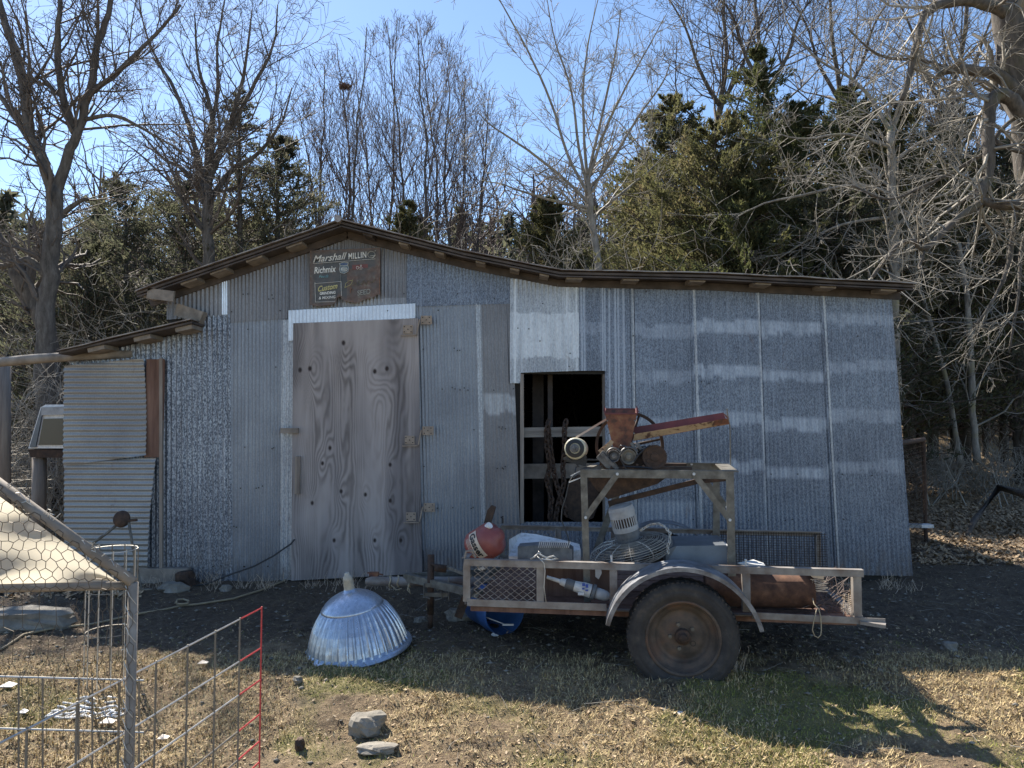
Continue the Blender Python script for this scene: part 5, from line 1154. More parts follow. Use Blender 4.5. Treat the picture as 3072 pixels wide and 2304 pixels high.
def grow(sg, rg, p, d, L, r, lvl, cfg):
    """recursive limb of straight-ish pieces; cfg = dict(kids, jit, up, ratio, ang)"""
    n = max(3, int(L/cfg['seg'][lvl])); st_ = L/n; p = Vector(p); d = Vector(d).normalized(); pts = [(p.copy(), d.copy(), r)]
    for i in range(n):
        d = (d+rv(rg)*cfg['jit'][lvl]+Vector((0,0,cfg['up'][lvl]))).normalized(); q = p+d*st_; r2 = max(cfg['rmin'], r*(1-.75*(i+1)/n)) if True else r
        sg.add(p, q, pts[-1][2], r2); p = q; pts.append((p.copy(), d.copy(), r2))
    if lvl < cfg['max']:
        k = cfg['kids'][lvl]
        for j in range(k):
            t_ = rg.uniform(.15, 1.) if lvl else rg.uniform(.3, 1.); i = min(n, max(1, int(t_*n))); pp, dd, rr = pts[i]
            o_ = dd.cross(rv(rg)).normalized(); a = R(rg.uniform(*cfg['ang'])); nd = dd*math.cos(a)+o_*math.sin(a)
            grow(sg, rg, pp, nd, L*cfg['ratio']*(1.15-.6*t_)*rg.uniform(.7,1.2), max(cfg['rmin'], rr*.62), lvl+1, cfg)
def limbs(sg, mbT, rg, path, depth, r0, r1, cfg, kids, L, lvl=1, n=8, twigs=True, depth1=None, tmin=.1):
    m_ = len(path); pts = []
    for i, (u, v) in enumerate(path): 
        dd = depth+((depth1 or depth)-depth)*i/(m_-1); pts.append(P(u*D, v*D, dd))
    # resample with wobble
    o_ = []; 
    for i in range(m_-1):
        s = 4
        p0 = pts[max(0,i-1)]; p1 = pts[i]; p2 = pts[i+1]; p3 = pts[min(m_-1,i+2)]
        for k in range(s):
            t_ = k/s; o_.append(.5*((2*p1)+(p2-p0)*t_+(2*p0-5*p1+4*p2-p3)*t_*t_+(3*p1-p0-3*p2+p3)*t_**3)+rv(rg)*r0*.10)
    o_.append(pts[-1]); N = len(o_); rad = [r0+(r1-r0)*i/(N-1) for i in range(N)]
    rad = [q*(1+.10*mnoise.noise(Vector(o_[i])*3)) for i, q in enumerate(rad)]
    mbT.tube(o_, rad, n)
    for k in range(kids):
        i = rg.randint(int(N*tmin), N-1); dd = (o_[min(i+1,N-1)]-o_[max(i-1,0)]).normalized(); q = dd.cross(rv(rg)).normalized(); a = R(rg.uniform(30,70))
        grow(sg, rg, o_[i], dd*math.cos(a)+q*math.sin(a)+Vector((0,0,.15)), L*rg.uniform(.5,1.2), rad[i]*.42, lvl, cfg)
    return o_
def cfg(**k):
    d = dict(kids=[10,6,4,3], jit=[.12,.16,.22,.28], up=[.05,.05,.04,.02], ratio=.5, ang=(25,60), seg=[.35,.25,.16,.12], rmin=.004, max=3); d.update(k); return d
GT = ''
def tree(label, base, group=None, cat='tree', name='bare_tree'): return thing(name, label, cat, base, group)
# -- big forked tree, left
rg = random.Random(11); t_ = tree('large bare tree with a thick trunk forking in two, at the far left', (-8,12,0)); sg = Seg(); tk = MB(); cf = cfg(kids=[0,6,5,3], rmin=.0036, ratio=.6, seg=[.35,.3,.2,.16])
limbs(sg, tk, rg, [(92,1150),(96,900),(98,730),(106,600),(114,500),(118,405)], 12, .16, .12, cf, 5, 1.6, 2, 12, tmin=.5)
limbs(sg, tk, rg, [(119,440),(92,345),(64,290),(55,200),(32,110),(5,30),(-15,-80)], 12, .10, .05, cf, 15, 2.3, n=10)
limbs(sg, tk, rg, [(116,440),(148,335),(170,280),(200,170),(208,110),(235,30),(250,-80)], 12, .09, .035, cf, 16, 2.4, n=10)
limbs(sg, tk, rg, [(160,285),(138,215),(124,120),(128,30),(130,-60)], 12, .07, .03, cf, 12, 1.8)
limbs(sg, tk, rg, [(195,200),(240,170),(290,120),(350,60),(390,10)], 12, .05, .02, cf, 14, 1.5)
limbs(sg, tk, rg, [(180,260),(250,250),(330,290),(400,330)], 12, .04, .012, cf, 12, 1.3)
limbs(sg, tk, rg, [(62,290),(30,250),(-10,190)], 12, .06, .03, cf, 10, 1.5)
limbs(sg, tk, rg, [(104,600),(60,560),(10,575),(-40,560)], 12, .07, .03, cf, 8, 1.3)
obj('trunk', tk, M['bark'], t_, smooth=True); sg.build('crown', M['twig'], t_)
t_ = tree('thick dark trunk leaning left, crossing low behind the forked tree', (-9,13,0)); sg = Seg(); tk = MB()
limbs(sg, tk, rg, [(115,1100),(112,780),(80,670),(30,570),(-30,480)], 13, .17, .13, cf, 6, 2, 2, 12, tmin=.4)
limbs(sg, tk, rg, [(60,620),(90,520),(150,450),(190,430)], 13, .09, .03, cf, 10, 1.6)
obj('trunk', tk, M['bark'], t_, smooth=True); sg.build('crown', M['twig'], t_)
# -- tree at x=450
rg = random.Random(21); t_ = tree('tall bare tree with many upright grey limbs, above the left end of the roof', (-8,15,0)); sg = Seg(); tk = MB(); cf = cfg(kids=[0,5,4,3], rmin=.004, up=[.05,.12,.1,.06], seg=[.35,.3,.22,.18], ratio=.58)
limbs(sg, tk, rg, [(455,760),(452,620),(448,480),(446,400)], 15, .13, .10, cf, 10, 2.2, n=10, tmin=.4)
for pth in ([(446,420),(420,310),(380,200),(330,110),(300,20)],[(446,420),(450,300),(470,200),(470,90),(490,-20)],[(447,400),(490,300),(540,200),(590,100),(600,10)],[(446,440),(500,370),(560,330),(610,260),(630,190)],[(446,440),(400,370),(350,340),(300,280)],[(448,380),(460,260),(430,150),(420,30)],[(448,380),(500,260),(530,140),(545,20)]):
    limbs(sg, tk, rg, pth, 15, .07, .012, cf, 13, 1.9, 1, 7, depth1=15+rg.uniform(-1.5,1.5))
obj('trunk', tk, M['bark'], t_, smooth=True); sg.build('crown', M['twig'], t_)
# -- centre grove
grove = [(705,470,135,20),(745,500,95,21),(790,480,60,19.5),(835,500,40,20.5),(880,480,50,19),(915,500,60,21.5),(955,480,110,20),(1000,500,165,22),(1040,500,200,21),(860,500,45,23),(770,500,150,24),(660,500,230,22)]
names = ['leftmost','second from left','third','middle left','central and tallest','middle right','leaning','rear right','rightmost','hidden rear','rear left','low far left']
lab = ['slender bare tree on the left flank of the grove over the ridge',
 'bare tree holding a small brown leaf nest, in the grove over the ridge','thin upright bare tree just right of the nest tree in the grove','tall bare tree with fan shaped crown directly above the ridge',
 'tallest bare tree in the middle of the grove','bare tree just right of the tallest one in the grove','bare tree thinning toward the right of the grove','farther small bare tree at the right side of the grove',
 'rightmost low bare tree of the grove, beside the pale spreading tree','hazy bare tree standing behind the tallest one in the grove','small bare tree standing behind the nest tree','low bare tree at the outer left of the grove']
for i, (x, y0, y1, dp) in enumerate(grove):
    rg = random.Random(100+i); b0 = P(x*D, 1100, dp); base = (b0.x, dp, float(gh(b0.x, dp))); t_ = tree(lab[i], base, 'grove of thin bare trees above the ridge'); sg = Seg(); tk = MB()
    cf = cfg(kids=[16,5,3,2], rmin=.0042, up=[.04,.12,.08,.04], ang=(18,48), jit=[.05,.10,.13,.18], seg=[.35,.3,.25,.2], ratio=.6)
    tz = P(x*D, y1*D, dp).z; xx = base[0]+rg.uniform(-.6,.6)
    ndisp = P((x+rg.uniform(-25,25))*D, y1*D, dp)
    path3 = [Vector(base)-V(0,0,.3), Vector((xx, dp, base[2]+(tz-base[2])*.35)), Vector(((xx+ndisp.x)/2+rg.uniform(-.2,.2), dp, base[2]+(tz-base[2])*.7)), ndisp]
    N = 16; pts = []
    for k in range(N+1):
        s = k/N*3; j = min(2, int(s)); pts.append(path3[j].lerp(path3[j+1], s-j)+rv(rg)*.03)
    rad = [.055*(1-.9*k/N)+.006 for k in range(N+1)]; tk.tube(pts, rad, 7)
    for k in range(24):
        j = rg.randint(5, N-1); a = rg.uniform(0, 6.28); grow(sg, rg, pts[j], Vector((math.cos(a)*.6, math.sin(a)*.6, .85)), (tz-pts[j].z)*.55*rg.uniform(.6,1.1)+.6, rad[j]*.5, 1, cf)
    obj('trunk', tk, M['bark'], t_, smooth=True); sg.build('crown', M['twigr'], t_)
sg = Seg(); rg = random.Random(3); nb_ = P(745*D, 187*D, 20.5)
for k in range(260): d = rv(rg).normalized(); p = nb_+Vector((d.x*.22, d.y*.15, d.z*.08))*rg.random()**.5*.8; sg.add(p, p+rv(rg)*.05, .012, .008)
tag(sg.build('leaf_nest', M['redwood'], base=tuple(nb_)), 'small brown leaf nest caught in the bare crown over the ridge', 'nest')
# -- pale spreading tree right of centre
rg = random.Random(31); t_ = tree('pale slender tree with spreading bare crown rising behind the roof, right of centre', (-1.7,14,0)); sg = Seg(); tk = MB(); cf = cfg(kids=[0,5,4,2], rmin=.0036, up=[.05,.08,.06,.03], ang=(20,50), seg=[.35,.3,.2,.16], ratio=.6, jit=[.12,.13,.17,.2])
limbs(sg, tk, rg, [(1300,760),(1293,600),(1285,520),(1275,440),(1268,380)], 14, .085, .055, cf, 8, 1.6, 2, 10, tmin=.4)
for pth in ([(1270,420),(1225,330),(1190,220),(1140,110),(1085,10),(1060,-30)],[(1268,400),(1250,320),(1235,200),(1200,90),(1180,-10)],[(1268,385),(1262,300),(1260,180),(1275,70),(1300,-30)],[(1270,390),(1300,300),(1340,210),(1390,120),(1440,30)],[(1272,410),(1320,350),(1380,250),(1430,180),(1450,130)],[(1275,440),(1200,370),(1120,310),(1060,270),(1030,240)],[(1280,470),(1340,420),(1400,370),(1440,330)],[(1268,385),(1300,250),(1330,110),(1340,20)],[(1278,450),(1180,430),(1090,400),(1040,390)]):
    limbs(sg, tk, rg, pth, 14, .035, .007, cf, 11, 1.3, 1, 7, depth1=14+rg.uniform(-1.2,1.2))
obj('trunk', tk, M['barkp'], t_, smooth=True); sg.build('crown', M['twigp'], t_)
# -- bare trees above the cedars, right
for i, (pth, dp, lb) in enumerate((([(1500,700),(1530,400),(1555,230),(1570,120),(1560,-30)],18,'bare tree rising behind the cedars, right of the pale spreading tree'),
      ([(1640,700),(1650,400),(1655,200),(1640,80),(1630,-40)],17,'dark bare tree standing above the tallest cedar'),
      ([(1780,700),(1800,400),(1815,220),(1800,100),(1790,-40)],19,'tall bare tree behind the dense cedar mass'),
      ([(2060,700),(2060,400),(2050,250),(2080,100),(2090,-40)],16,'bare tree whose fine crown fills the upper right sky'))):
    rg = random.Random(200+i); q = P(pth[0][0]*D, 1200, dp); t_ = tree(lb, (q.x, dp, float(gh(q.x, dp)))); sg = Seg(); tk = MB(); cf = cfg(kids=[0,5,4,3], rmin=.0046, up=[.05,.1,.06,.03], seg=[.35,.3,.22,.18], ratio=.58)
    limbs(sg, tk, rg, pth, dp, .11, .03, cf, 18, 3.0, 1, 8, tmin=.3)
    for s in (-1, 1): limbs(sg, tk, rg, [pth[2], (pth[2][0]+s*45, pth[2][1]-80), (pth[2][0]+s*75, pth[2][1]-170), (pth[2][0]+s*120, -20)], dp, .06, .012, cf, 14, 2.0, 1, 7)
    obj('trunk', tk, M['barkd'], t_, smooth=True); sg.build('crown', M['twig'], t_)
# -- pale tree with V fork over the right roof
rg = random.Random(41); t_ = tree('pale barked tree with long V shaped limbs above the right end of the roof', (4.6,13,0)); sg = Seg(); tk = MB(); cf = cfg(kids=[0,5,3,2], rmin=.0038, up=[.03,.05,.03,.0], ang=(25,65), jit=[.12,.15,.2,.24], seg=[.35,.3,.2,.16], ratio=.6)
limbs(sg, tk, rg, [(1935,900),(1932,600),(1928,450),(1926,275)], 13, .085, .07, cf, 14, 1.7, 1, 10, tmin=.3)
for pth in ([(1926,290),(1886,220),(1840,170),(1770,130),(1706,60),(1690,0)],[(1926,290),(1966,175),(2000,80),(2030,-20)],[(1928,420),(1850,400),(1740,420),(1650,440),(1590,470)],[(1928,350),(2000,300),(2080,260)],[(1930,470),(1840,480),(1760,510),(1680,560)],[(1927,320),(1830,290),(1740,300),(1680,290)],[(1929,500),(1990,440),(2060,410),(2110,330)]):
    limbs(sg, tk, rg, pth, 13, .038, .009, cf, 12, 1.5, 1, 7, depth1=13+rg.uniform(-1.5,1))
obj('trunk', tk, M['barkp'], t_, smooth=True); sg.build('crown', M['twigp'], t_)
# -- big gnarled tree at the right edge
rg = random.Random(51); t_ = tree('massive rough barked tree with gnarled lichen spotted limbs at the right edge', (7.2,9.5,0)); sg = Seg(); tk = MB(); cf = cfg(kids=[0,4,3,2], rmin=.0024, up=[.0,.03,.0,-.02], jit=[.12,.18,.22,.26], ang=(30,75), seg=[.35,.25,.17,.13], ratio=.6)
dp = 9.5
limbs(sg, tk, rg, [(2330,1500),(2310,900),(2270,500),(2215,250),(2182,100),(2160,-60)], dp, .26, .17, cf, 8, 1.5, 2, 14, tmin=.4)
for pth, r0, r1, k, dd in (([(2215,220),(2160,165),(2095,150),(2050,150),(2020,170)],.09,.03,14,9.2),([(2175,30),(2110,2),(2050,5),(2000,30),(1980,90),(1965,160),(1948,215)],.075,.03,18,9.0),
      ([(2225,270),(2171,165+40),(2136,235),(2138,350),(2118,415),(2120,440)],.085,.06,14,8.8),([(2120,435),(2060,480),(2000,535),(1970,520),(1935,535),(1905,570),(1886,598)],.045,.022,14,8.6),
      ([(1970,520),(1995,545),(1985,575),(1990,580)],.02,.012,4,8.6),([(2118,425),(2150,442),(2215,446),(2280,450)],.05,.05,8,8.8),([(2130,330),(2060,370),(2000,400),(1920,430),(1840,400)],.03,.012,16,9.2),
      ([(2210,240),(2150,300),(2212,330),(2260,320)],.03,.02,8,8.9),([(2050,150),(1990,130),(1900,120),(1830,60)],.03,.01,12,9.2),([(2240,320),(2200,430),(2180,560),(2150,640),(2110,700)],.04,.012,14,9.0),([(2260,400),(2210,520),(2200,640),(2180,760)],.03,.012,10,9.0)):
    limbs(sg, tk, rg, pth, dp-.3 if False else dd+.2, r0, r1, cf, k, 1.1, 1, 9, depth1=dd)
obj('trunk', tk, M['barkd'], t_, smooth=True); sg.build('crown', M['twigp'], t_)
# -- thin pale trunks and dark pines right of the barn
for i, (pth, dp, r_, mk, lb) in enumerate((([(2075,1010),(2046,830),(2010,700),(1981,600),(1965,520)],14,.05,'barkp','thin crooked pale trunk just right of the barn corner'),
      ([(2112,1000),(2101,890),(2098,740),(2085,620),(2071,525)],13.5,.065,'barkp','pale mottled trunk among the dark pines'),
      ([(1985,1000),(1990,800),(1985,560),(1980,380)],18,.10,'barkd','dark trunk nearest the barn in the shaded wood'),([(2060,1000),(2058,700),(2060,400)],17,.09,'barkd','dark straight trunk behind the crooked pale one'),
      ([(2128,1000),(2130,800),(2128,450)],18,.08,'barkd','dark trunk just right of the mottled pale trunk'),([(2170,1000),(2168,800),(2172,450)],17,.10,'barkd','dark trunk in the shaded wood near the right edge'),
      ([(2200,1000),(2204,800),(2200,450)],16,.12,'barkd','darkest thick trunk at the right edge of the shaded wood'),([(2020,1000),(2024,800),(2020,420)],20,.10,'barkd','distant dark trunk between the two nearest the barn'))):
    rg = random.Random(300+i); q = P(pth[0][0]*D, 1300, dp); t_ = tree(lb, (q.x, dp, float(gh(q.x, dp)))); sg = Seg(); tk = MB(); cf = cfg(kids=[0,4,4,2], rmin=.005, up=[0,0,-.02,-.02], jit=[.1,.2,.25,.3])
    limbs(sg, tk, rg, pth, dp, r_, r_*.6, cf, 14, 1.5, 1, 8, tmin=.2); obj('trunk', tk, M[mk], t_, smooth=True); sg.build('crown', M['twigp' if mk == 'barkp' else 'twigr'], t_)
# -- cedars
def cedar(label, x, dp, toppx, wid, mat, seed, n=9000, low=.3, ragged=.45, ls=.10, group=None):
    """x disp px, dp depth, toppx disp px of the tip"""
    rg = random.Random(seed); rn = np.random.RandomState(seed); q = P(x*D, 1200, dp); gz = float(gh(q.x, dp)); zt_ = P(x*D, toppx*D, dp).z; H = zt_-gz
    t_ = tree(label, (q.x, dp, gz), group, name='cedar_tree'); tk = MB(); tk.tube([V(q.x,dp,gz-.2), V(q.x+.1,dp,gz+H*.5), V(q.x,dp,zt_)], [.14,.08,.015], 8); obj('trunk', tk, M['barkd'], t_, smooth=True)
    n = int(n*(3.4 if mat != 'cedard' else 2.4)); nb = int(210*max(1,H/7)); per = n//nb; Pn = []; Dn = []; sgb = Seg()
    for k in range(nb):
        f = 1-(1-low)*rn.rand()**.85; f = low*.4+(1-low*.4)*rn.rand()**.9; z = gz+H*f; a = rn.rand()*6.283
        L = wid*1.2*((1-f)**.66)*(1-ragged+2*ragged*rn.rand())*(.6+.4*min(1,f/.25))+.05+.25*rn.rand()*(1-f)
        d = np.array([math.cos(a), math.sin(a), rn.uniform(.05,.75)]); d /= np.linalg.norm(d); p0 = np.array([q.x, dp, z])
        sgb.add(p0, p0+d*L, .015, .005)
        s = rn.rand(per)**.6; base = p0+d*L*s[:,None]+rn.randn(per,3)*(.05+.12*(1-s[:,None]))*min(1,L)*.8; Pn.append(base); Dn.append(np.tile(d,(per,1)))
    Pn = np.concatenate(Pn); Dn = np.concatenate(Dn); N = len(Pn); dr = Dn*.8+rn.randn(N,3)*.55+np.array([0,0,.45]); dr /= np.linalg.norm(dr,axis=1,keepdims=True)
    sd = np.cross(dr, rn.randn(N,3)); sd /= np.linalg.norm(sd,axis=1,keepdims=True)+1e-9; l = ls*(.5+rn.rand(N,1)); w_ = l*(.13+.12*rn.rand(N,1))
    V_ = np.stack([Pn-sd*w_, Pn+sd*w_, Pn+dr*l], 1).reshape(-1,3); fastmesh('crown', V_, np.arange(3*N), M[mat], t_); sgb.build('boughs', M['twigr'], t_)
CG = 'cedars crowding the slope behind the barn'
for i, a in enumerate((
  ('tall pointed cedar with a thin spire above the right roof', 1645, 16, 110, 2.0, 'cedar', 7500), ('brownish cedar at the left end of the right hand cedar mass', 1455, 17, 215, 2.6, 'cedaro', 12000),
  ('olive cedar low behind the roof, right of the pale tree', 1400, 19, 330, 2.2, 'cedaro', 10000), ('broad olive cedar in the middle of the right hand mass', 1550, 15, 265, 2.8, 'cedaro', 13000),
  ('cedar filling the gap right of the spire cedar', 1740, 16, 230, 2.5, 'cedar', 12000), ('dark cedar behind the V limbed pale tree', 1850, 17, 195, 2.6, 'cedar', 13000),
  ('high cedar half hidden by the gnarled limbs', 1960, 16, 215, 2.6, 'cedaro', 12000), ('dark cedar at the upper right behind the massive tree', 2080, 17, 240, 2.8, 'cedard', 12000),
  ('cedar cut by the right edge of the view', 2200, 16, 300, 2.6, 'cedard', 10000), ('small green cedar peeping over the roof right of centre', 1180, 18, 430, 1.8, 'cedaro', 8000),
  ('low cedar close behind the long right roof', 1620, 14, 400, 2.2, 'cedar', 10000), ('low dark cedar behind the right end of the roof', 1830, 14, 400, 2.4, 'cedard', 10000),
  ('dark cedar just right of the barn corner', 2010, 17, 470, 2.6, 'cedard', 12000), ('yellow green cedar right behind the ridge', 880, 17, 440, 1.3, 'cedaro', 7000),
  ('dusty green cedar poking up among the bare limbs at the left', 505, 16, 190, 1.3, 'cedard', 2600), ('wide dusty cedar above the low left roof', 390, 17, 400, 2.6, 'cedard', 9000),
  ('dusty cedar left of the ridge', 590, 17, 300, 2.3, 'cedard', 9000), ('dark cedar behind the forked tree', 260, 18, 390, 2.6, 'cedard', 9000), ('dense dark cedar filling the shade behind the pale mottled trunk', 2085, 19, 420, 3.0, 'cedar', 9000), ('dense dark cedar low at the right edge', 2190, 19, 440, 3.0, 'cedar', 9000), ('dark cedar behind the middle of the long right roof', 1930, 18, 330, 2.8, 'cedar', 9000),
  ('low cedar at the far left behind the trunks', 60, 19, 480, 2.8, 'cedard', 8000), ('squat cedar between the left trunks and the roof', 180, 16, 520, 2.2, 'cedard', 8000))):
    cedar(a[0], a[1], a[2], a[3], a[4], a[5], 500+i, a[6], group=CG, ls=.085)
M['twigm'] = flat('mid_twigs', (.25,.215,.175), .8)
# -- thickets of arching brush (stuff)
def thicket(name, label, xr_, yr_, hr, n, mat, seed, lean=(0,0), rmin=.0036, r0=.018, maxl=3, kids=[0,5,4,3]):
    rg = random.Random(seed); sg = Seg(); cf = cfg(kids=kids, rmin=rmin, up=[0,-.02,-.02,0], jit=[.1,.14,.22,.28], ang=(25,75), ratio=.48, max=maxl)
    for k in range(n):
        y = rg.uniform(*yr_); x = rg.uniform(*xr_)*y/13.; z = float(gh(x, y)); h_ = rg.uniform(*hr); a = rg.uniform(0, 6.28)
        grow(sg, rg, Vector((x, y, z)), Vector((math.cos(a)*.5+lean[0], math.sin(a)*.4+lean[1], 1)), h_, r0*rg.uniform(.6,1.3), 1, cf)
    o = sg.build(name, M[mat]); return tag(o, label, 'thicket', kind='stuff')
thicket('brush_thicket', 'dense tangle of pale arching brush behind the long right roof', (-1.0,5.0), (12.8,15.5), (3.0,5.8), 150, 'twigp', 61, (.1,0))
thicket('brush_thicket', 'tangle of grey arching brush behind the gabled roof and left trees', (-9.5,-.5), (13,17), (2.8,5.2), 140, 'twigp', 62, (.05,0))
thicket('brush_thicket', 'grey brown brush rising behind the dip in the roof, right of the ridge', (-2.6,1.2), (14,17.5), (3.6,5.8), 130, 'twigm', 66, rmin=.0042)
thicket('far_brush', 'finer dark brush deep behind the barn', (-11,12), (16.5,25), (3.5,7.5), 330, 'twigm', 63, rmin=.0055)
thicket('low_brush', 'low pale brambles in the shade right of the barn', (5.0,10), (13,16.5), (.7,1.5), 130, 'twigp', 64, (.1,0), rmin=.0035, r0=.012)
thicket('low_brush', 'low sunlit brambles around the truck topper at the left', (-10,-5.4), (9.8,13.5), (1.0,2.8), 170, 'twigp', 65, rmin=.0035, r0=.012)
# -- distant wood (stuff)
rg = random.Random(71); rn = np.random.RandomState(71); sg = Seg(); cf = cfg(kids=[0,5,3,2], rmin=.013, up=[0,.1,.05,0], max=3, seg=[1,1,.6,.4])
for k in range(300):
    y = rg.uniform(26,62); x = rg.uniform(-.95,.95)*y; z = float(gh(x,y)); h_ = rg.uniform(5,10); sg.add((x,y,z-.3),(x+rg.uniform(-.3,.3),y,z+h_*.5),.13,.09); sg.add((x,y,z+h_*.5),(x+rg.uniform(-.3,.3),y,z+h_*.8),.09,.04)
    for j in range(9): 
        a = rg.uniform(0,6.28); grow(sg, rg, Vector((x,y,z+h_*rg.uniform(.35,.8))), Vector((math.cos(a),math.sin(a),.9)), h_*.35, .04, 2, cf)
tag(sg.build('distant_wood', M['twigr']), 'far off bare wood on the rising slope', 'wood', kind='stuff')
Pn = []
for k in range(260):
    y = rg.uniform(21,50); x = rg.uniform(-.9,.9)*y; z = float(gh(x,y)); h_ = rg.uniform(3.5,6.5); n = 900; f = rn.rand(n); a = rn.rand(n)*6.283; rr_ = 2.2*(1-f)**.7*rn.rand(n)**.5*(.7+.5*np.sin(a*3+k)); Pn.append(np.stack([x+rr_*np.cos(a), y+rr_*np.sin(a), z+h_*f],1))
Pn = np.concatenate(Pn); N = len(Pn); dr = rn.randn(N,3); dr /= np.linalg.norm(dr,axis=1,keepdims=True); sd = np.cross(dr, rn.randn(N,3)); sd /= np.linalg.norm(sd,axis=1,keepdims=True); l = .3*(.5+rn.rand(N,1))
tag(fastmesh('distant_cedars', np.stack([Pn-sd*l*.25, Pn+sd*l*.25, Pn+dr*l],1).reshape(-1,3), np.arange(3*N), M['cedard']), 'far off cedars filling the slope', 'wood', kind='stuff')
# ---------------------------------------------------------------- ground cover
def blades(name, label, cat, n, xr_, yr_, L, Wd, elev, mat, seed, keep=None, zoff=.0, quad=False):
    rn = np.random.RandomState(seed); y = yr_[0]+(yr_[1]-yr_[0])*rn.rand(n)**1.0; x = (xr_[0]+(xr_[1]-xr_[0])*rn.rand(n))*y
    if keep is not None: k = keep(x, y, rn); x, y = x[k], y[k]
    n = len(x); z = gh(x, y)+gd(x, y)+zoff
    a = rn.rand(n)*6.283; e = R(elev[0])+rn.rand(n)*R(elev[1]-elev[0]); l = L*(.4+1.2*rn.rand(n)); w_ = Wd*(.6+.8*rn.rand(n))
    d = np.stack([np.cos(a)*np.cos(e), np.sin(a)*np.cos(e), np.sin(e)],1); s = np.stack([-np.sin(a), np.cos(a), (rn.rand(n)-.5)*.8],1); p = np.stack([x,y,z],1)
    if quad: V_ = np.stack([p, p+s*w_[:,None]+d*l[:,None]*.4, p+d*l[:,None], p-s*w_[:,None]+d*l[:,None]*.45],1).reshape(-1,3); o = fastmesh(name, V_, np.arange(4*n), mat, k=4)
    else: V_ = np.stack([p-s*w_[:,None], p+s*w_[:,None], p+d*l[:,None]],1).reshape(-1,3); o = fastmesh(name, V_, np.arange(3*n), mat)
    return tag(o, label, cat, kind='stuff')
def fo1(name, stops): 
    m, t, b = newmat(name); n = nz(t, 60, (1,1,1), 3, .7); t.links.new(ramp(t, n, stops), b.inputs['Base Color']); b.inputs['Roughness'].default_value = .8; return m
Mdry = fo1('dry_grass_blades', [(.35,(.19,.135,.065)),(.5,(.42,.315,.155)),(.65,(.68,.54,.29))]); Mgr = fo1('green_grass_blades', [(.35,(.11,.125,.02)),(.6,(.36,.36,.07))]); Mlf = fo1('leaf_litter_tan', [(.35,(.14,.085,.045)),(.5,(.34,.24,.14)),(.65,(.55,.43,.28))])
fr_ = (-.74,.74)
def kd(x, y, rn): return (fbm(x*2.2,y*2.2,7,3)+rn.rand(len(x))*.35) > .66
def kg(x, y, rn): return greenness(x, y)+.04 > rn.rand(len(x))
blades('dry_grass', 'short dry grass and straw over the sunlit yard', 'grass', 120000, fr_, (2.9,5.0), .030, .0026, (5,70), Mdry, 1, kd)
blades('dry_straw', 'sparse straw and stalks over the shaded mud', 'grass', 11000, fr_, (4.8,8.5), .035, .0016, (2,30), Mdry, 5)
blades('green_grass', 'green turf patches in the foreground', 'grass', 120000, fr_, (2.9,5.6), .016, .0016, (25,75), Mgr, 2, kg)
blades('leaf_litter', 'fallen leaves over the ground right of and behind the barn', 'leaves', 26000, (.35,.85), (8,17), .06, .018, (0,40), Mlf, 3, quad=True)
blades('leaf_litter', 'fallen leaves over the ground at the left', 'leaves', 9000, (-.85,-.5), (6.5,15), .06, .018, (0,40), Mlf, 4, quad=True)
blades('leaf_crumbs', 'small leaf fragments strewn over the yard', 'leaves', 5000, fr_, (3,5.6), .022, .007, (0,35), Mlf, 6, quad=True)
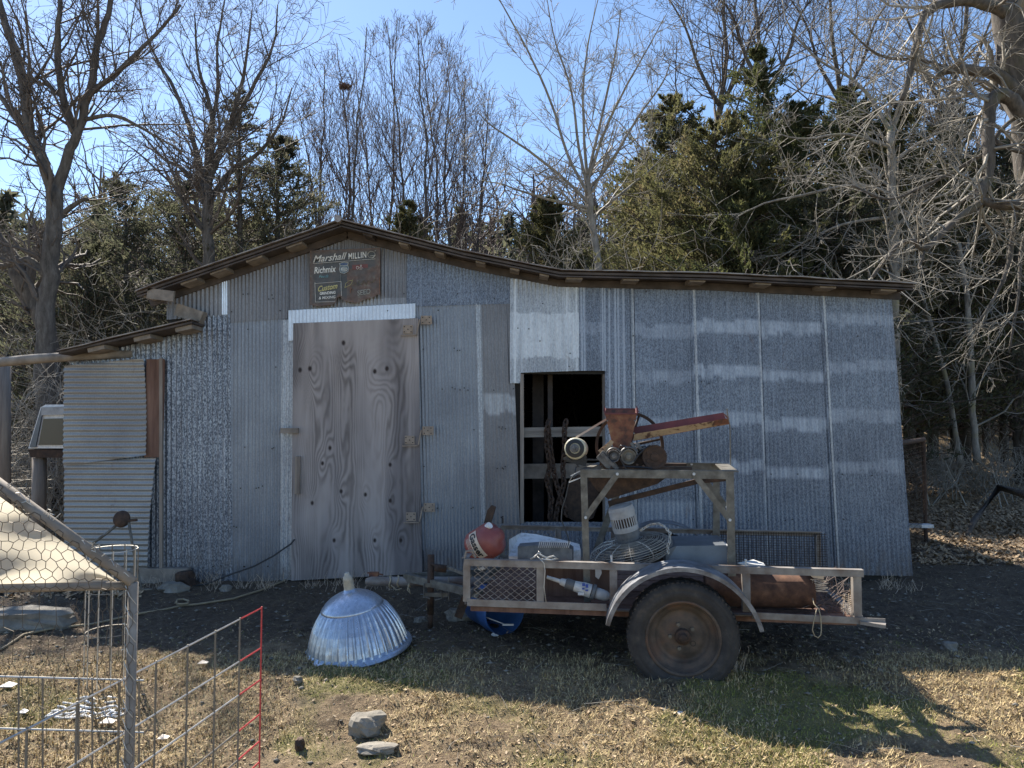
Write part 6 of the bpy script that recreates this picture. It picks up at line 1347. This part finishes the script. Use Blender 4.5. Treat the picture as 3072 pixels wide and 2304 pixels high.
# gravel
rn = np.random.RandomState(9); n = 3600; y = 3.2+rn.rand(n)**.9*6.5; x = (-.74+1.48*rn.rand(n))*y; k_ = (y > 4.6) | (rn.rand(n) < .18); x, y = x[k_], y[k_]; n = len(x); z = gh(x, y)+gd(x, y); s = .005+.016*rn.rand(n)**3.5
oc = np.array([(1,0,0),(0,1,0),(-1,0,0),(0,-1,0),(0,0,.7),(0,0,-.5)]); Vg = oc[None]*(.7+.6*rn.rand(n,6,1))*s[:,None,None]*np.array([1.3,1,.8])+np.stack([x,y,z+s*.3],1)[:,None,:]
Fg = np.array([(0,1,4),(1,2,4),(2,3,4),(3,0,4),(1,0,5),(2,1,5),(3,2,5),(0,3,5)])[None]+(np.arange(n)*6)[:,None,None]
tag(fastmesh('gravel', Vg.reshape(-1,3), Fg.reshape(-1,3), M['rock']), 'small stones scattered over the mud', 'gravel', kind='stuff')
sg = Seg(); rg = random.Random(15)
for q in range(60):
    x = rg.uniform(-4.0,3.8); y = rg.uniform(6.75,7.12)
    for k in range(rg.randint(4,14)):
        a = rg.uniform(0,6.28); grow(sg, rg, V(x+rg.uniform(-.08,.08),y+rg.uniform(-.05,.05),float(gh(x,y))), Vector((math.cos(a)*.6, math.sin(a)*.5, 1)), rg.uniform(.04,.16), .0018, 3, cfg(seg=[.03]*4, rmin=.001, jit=[.2]*4))
tag(sg.build('wall_weeds', M['lab']), 'dry weeds and straw along the foot of the barn wall', 'weeds', kind='stuff')
# dead weed tuft by the wheel, twigs on the ground
sg = Seg(); rg = random.Random(5); c_ = G(2180,2015)
for k in range(90):
    a = rg.uniform(0,6.28); grow(sg, rg, c_+V(rg.uniform(-.09,.09), rg.uniform(-.05,.05), 0), Vector((math.cos(a)*.5, math.sin(a)*.5, 1)), rg.uniform(.05,.19), .0016, 3, cfg(seg=[.03]*4, rmin=.001, jit=[.2]*4))
tag(sg.build('weed_tuft', M['lab'], base=tuple(c_)), 'dry weed tuft against the trailer tyre', 'weeds', kind='stuff')
sg = Seg()
for k in range(420):
    y = rg.uniform(3.6,9.5); x = rg.uniform(-.2,.74)*y; a = rg.uniform(0,6.28); grow(sg, rg, V(x,y,float(gh(x,y))+.012), Vector((math.cos(a), math.sin(a), rg.uniform(0,.25))), rg.uniform(.05,.25), .0022, 3, cfg(seg=[.04]*4, rmin=.0012, up=[-.03]*4, jit=[.15]*4))
tag(sg.build('fallen_twigs', M['twigp']), 'small twigs lying on the shaded ground', 'twigs', kind='stuff')
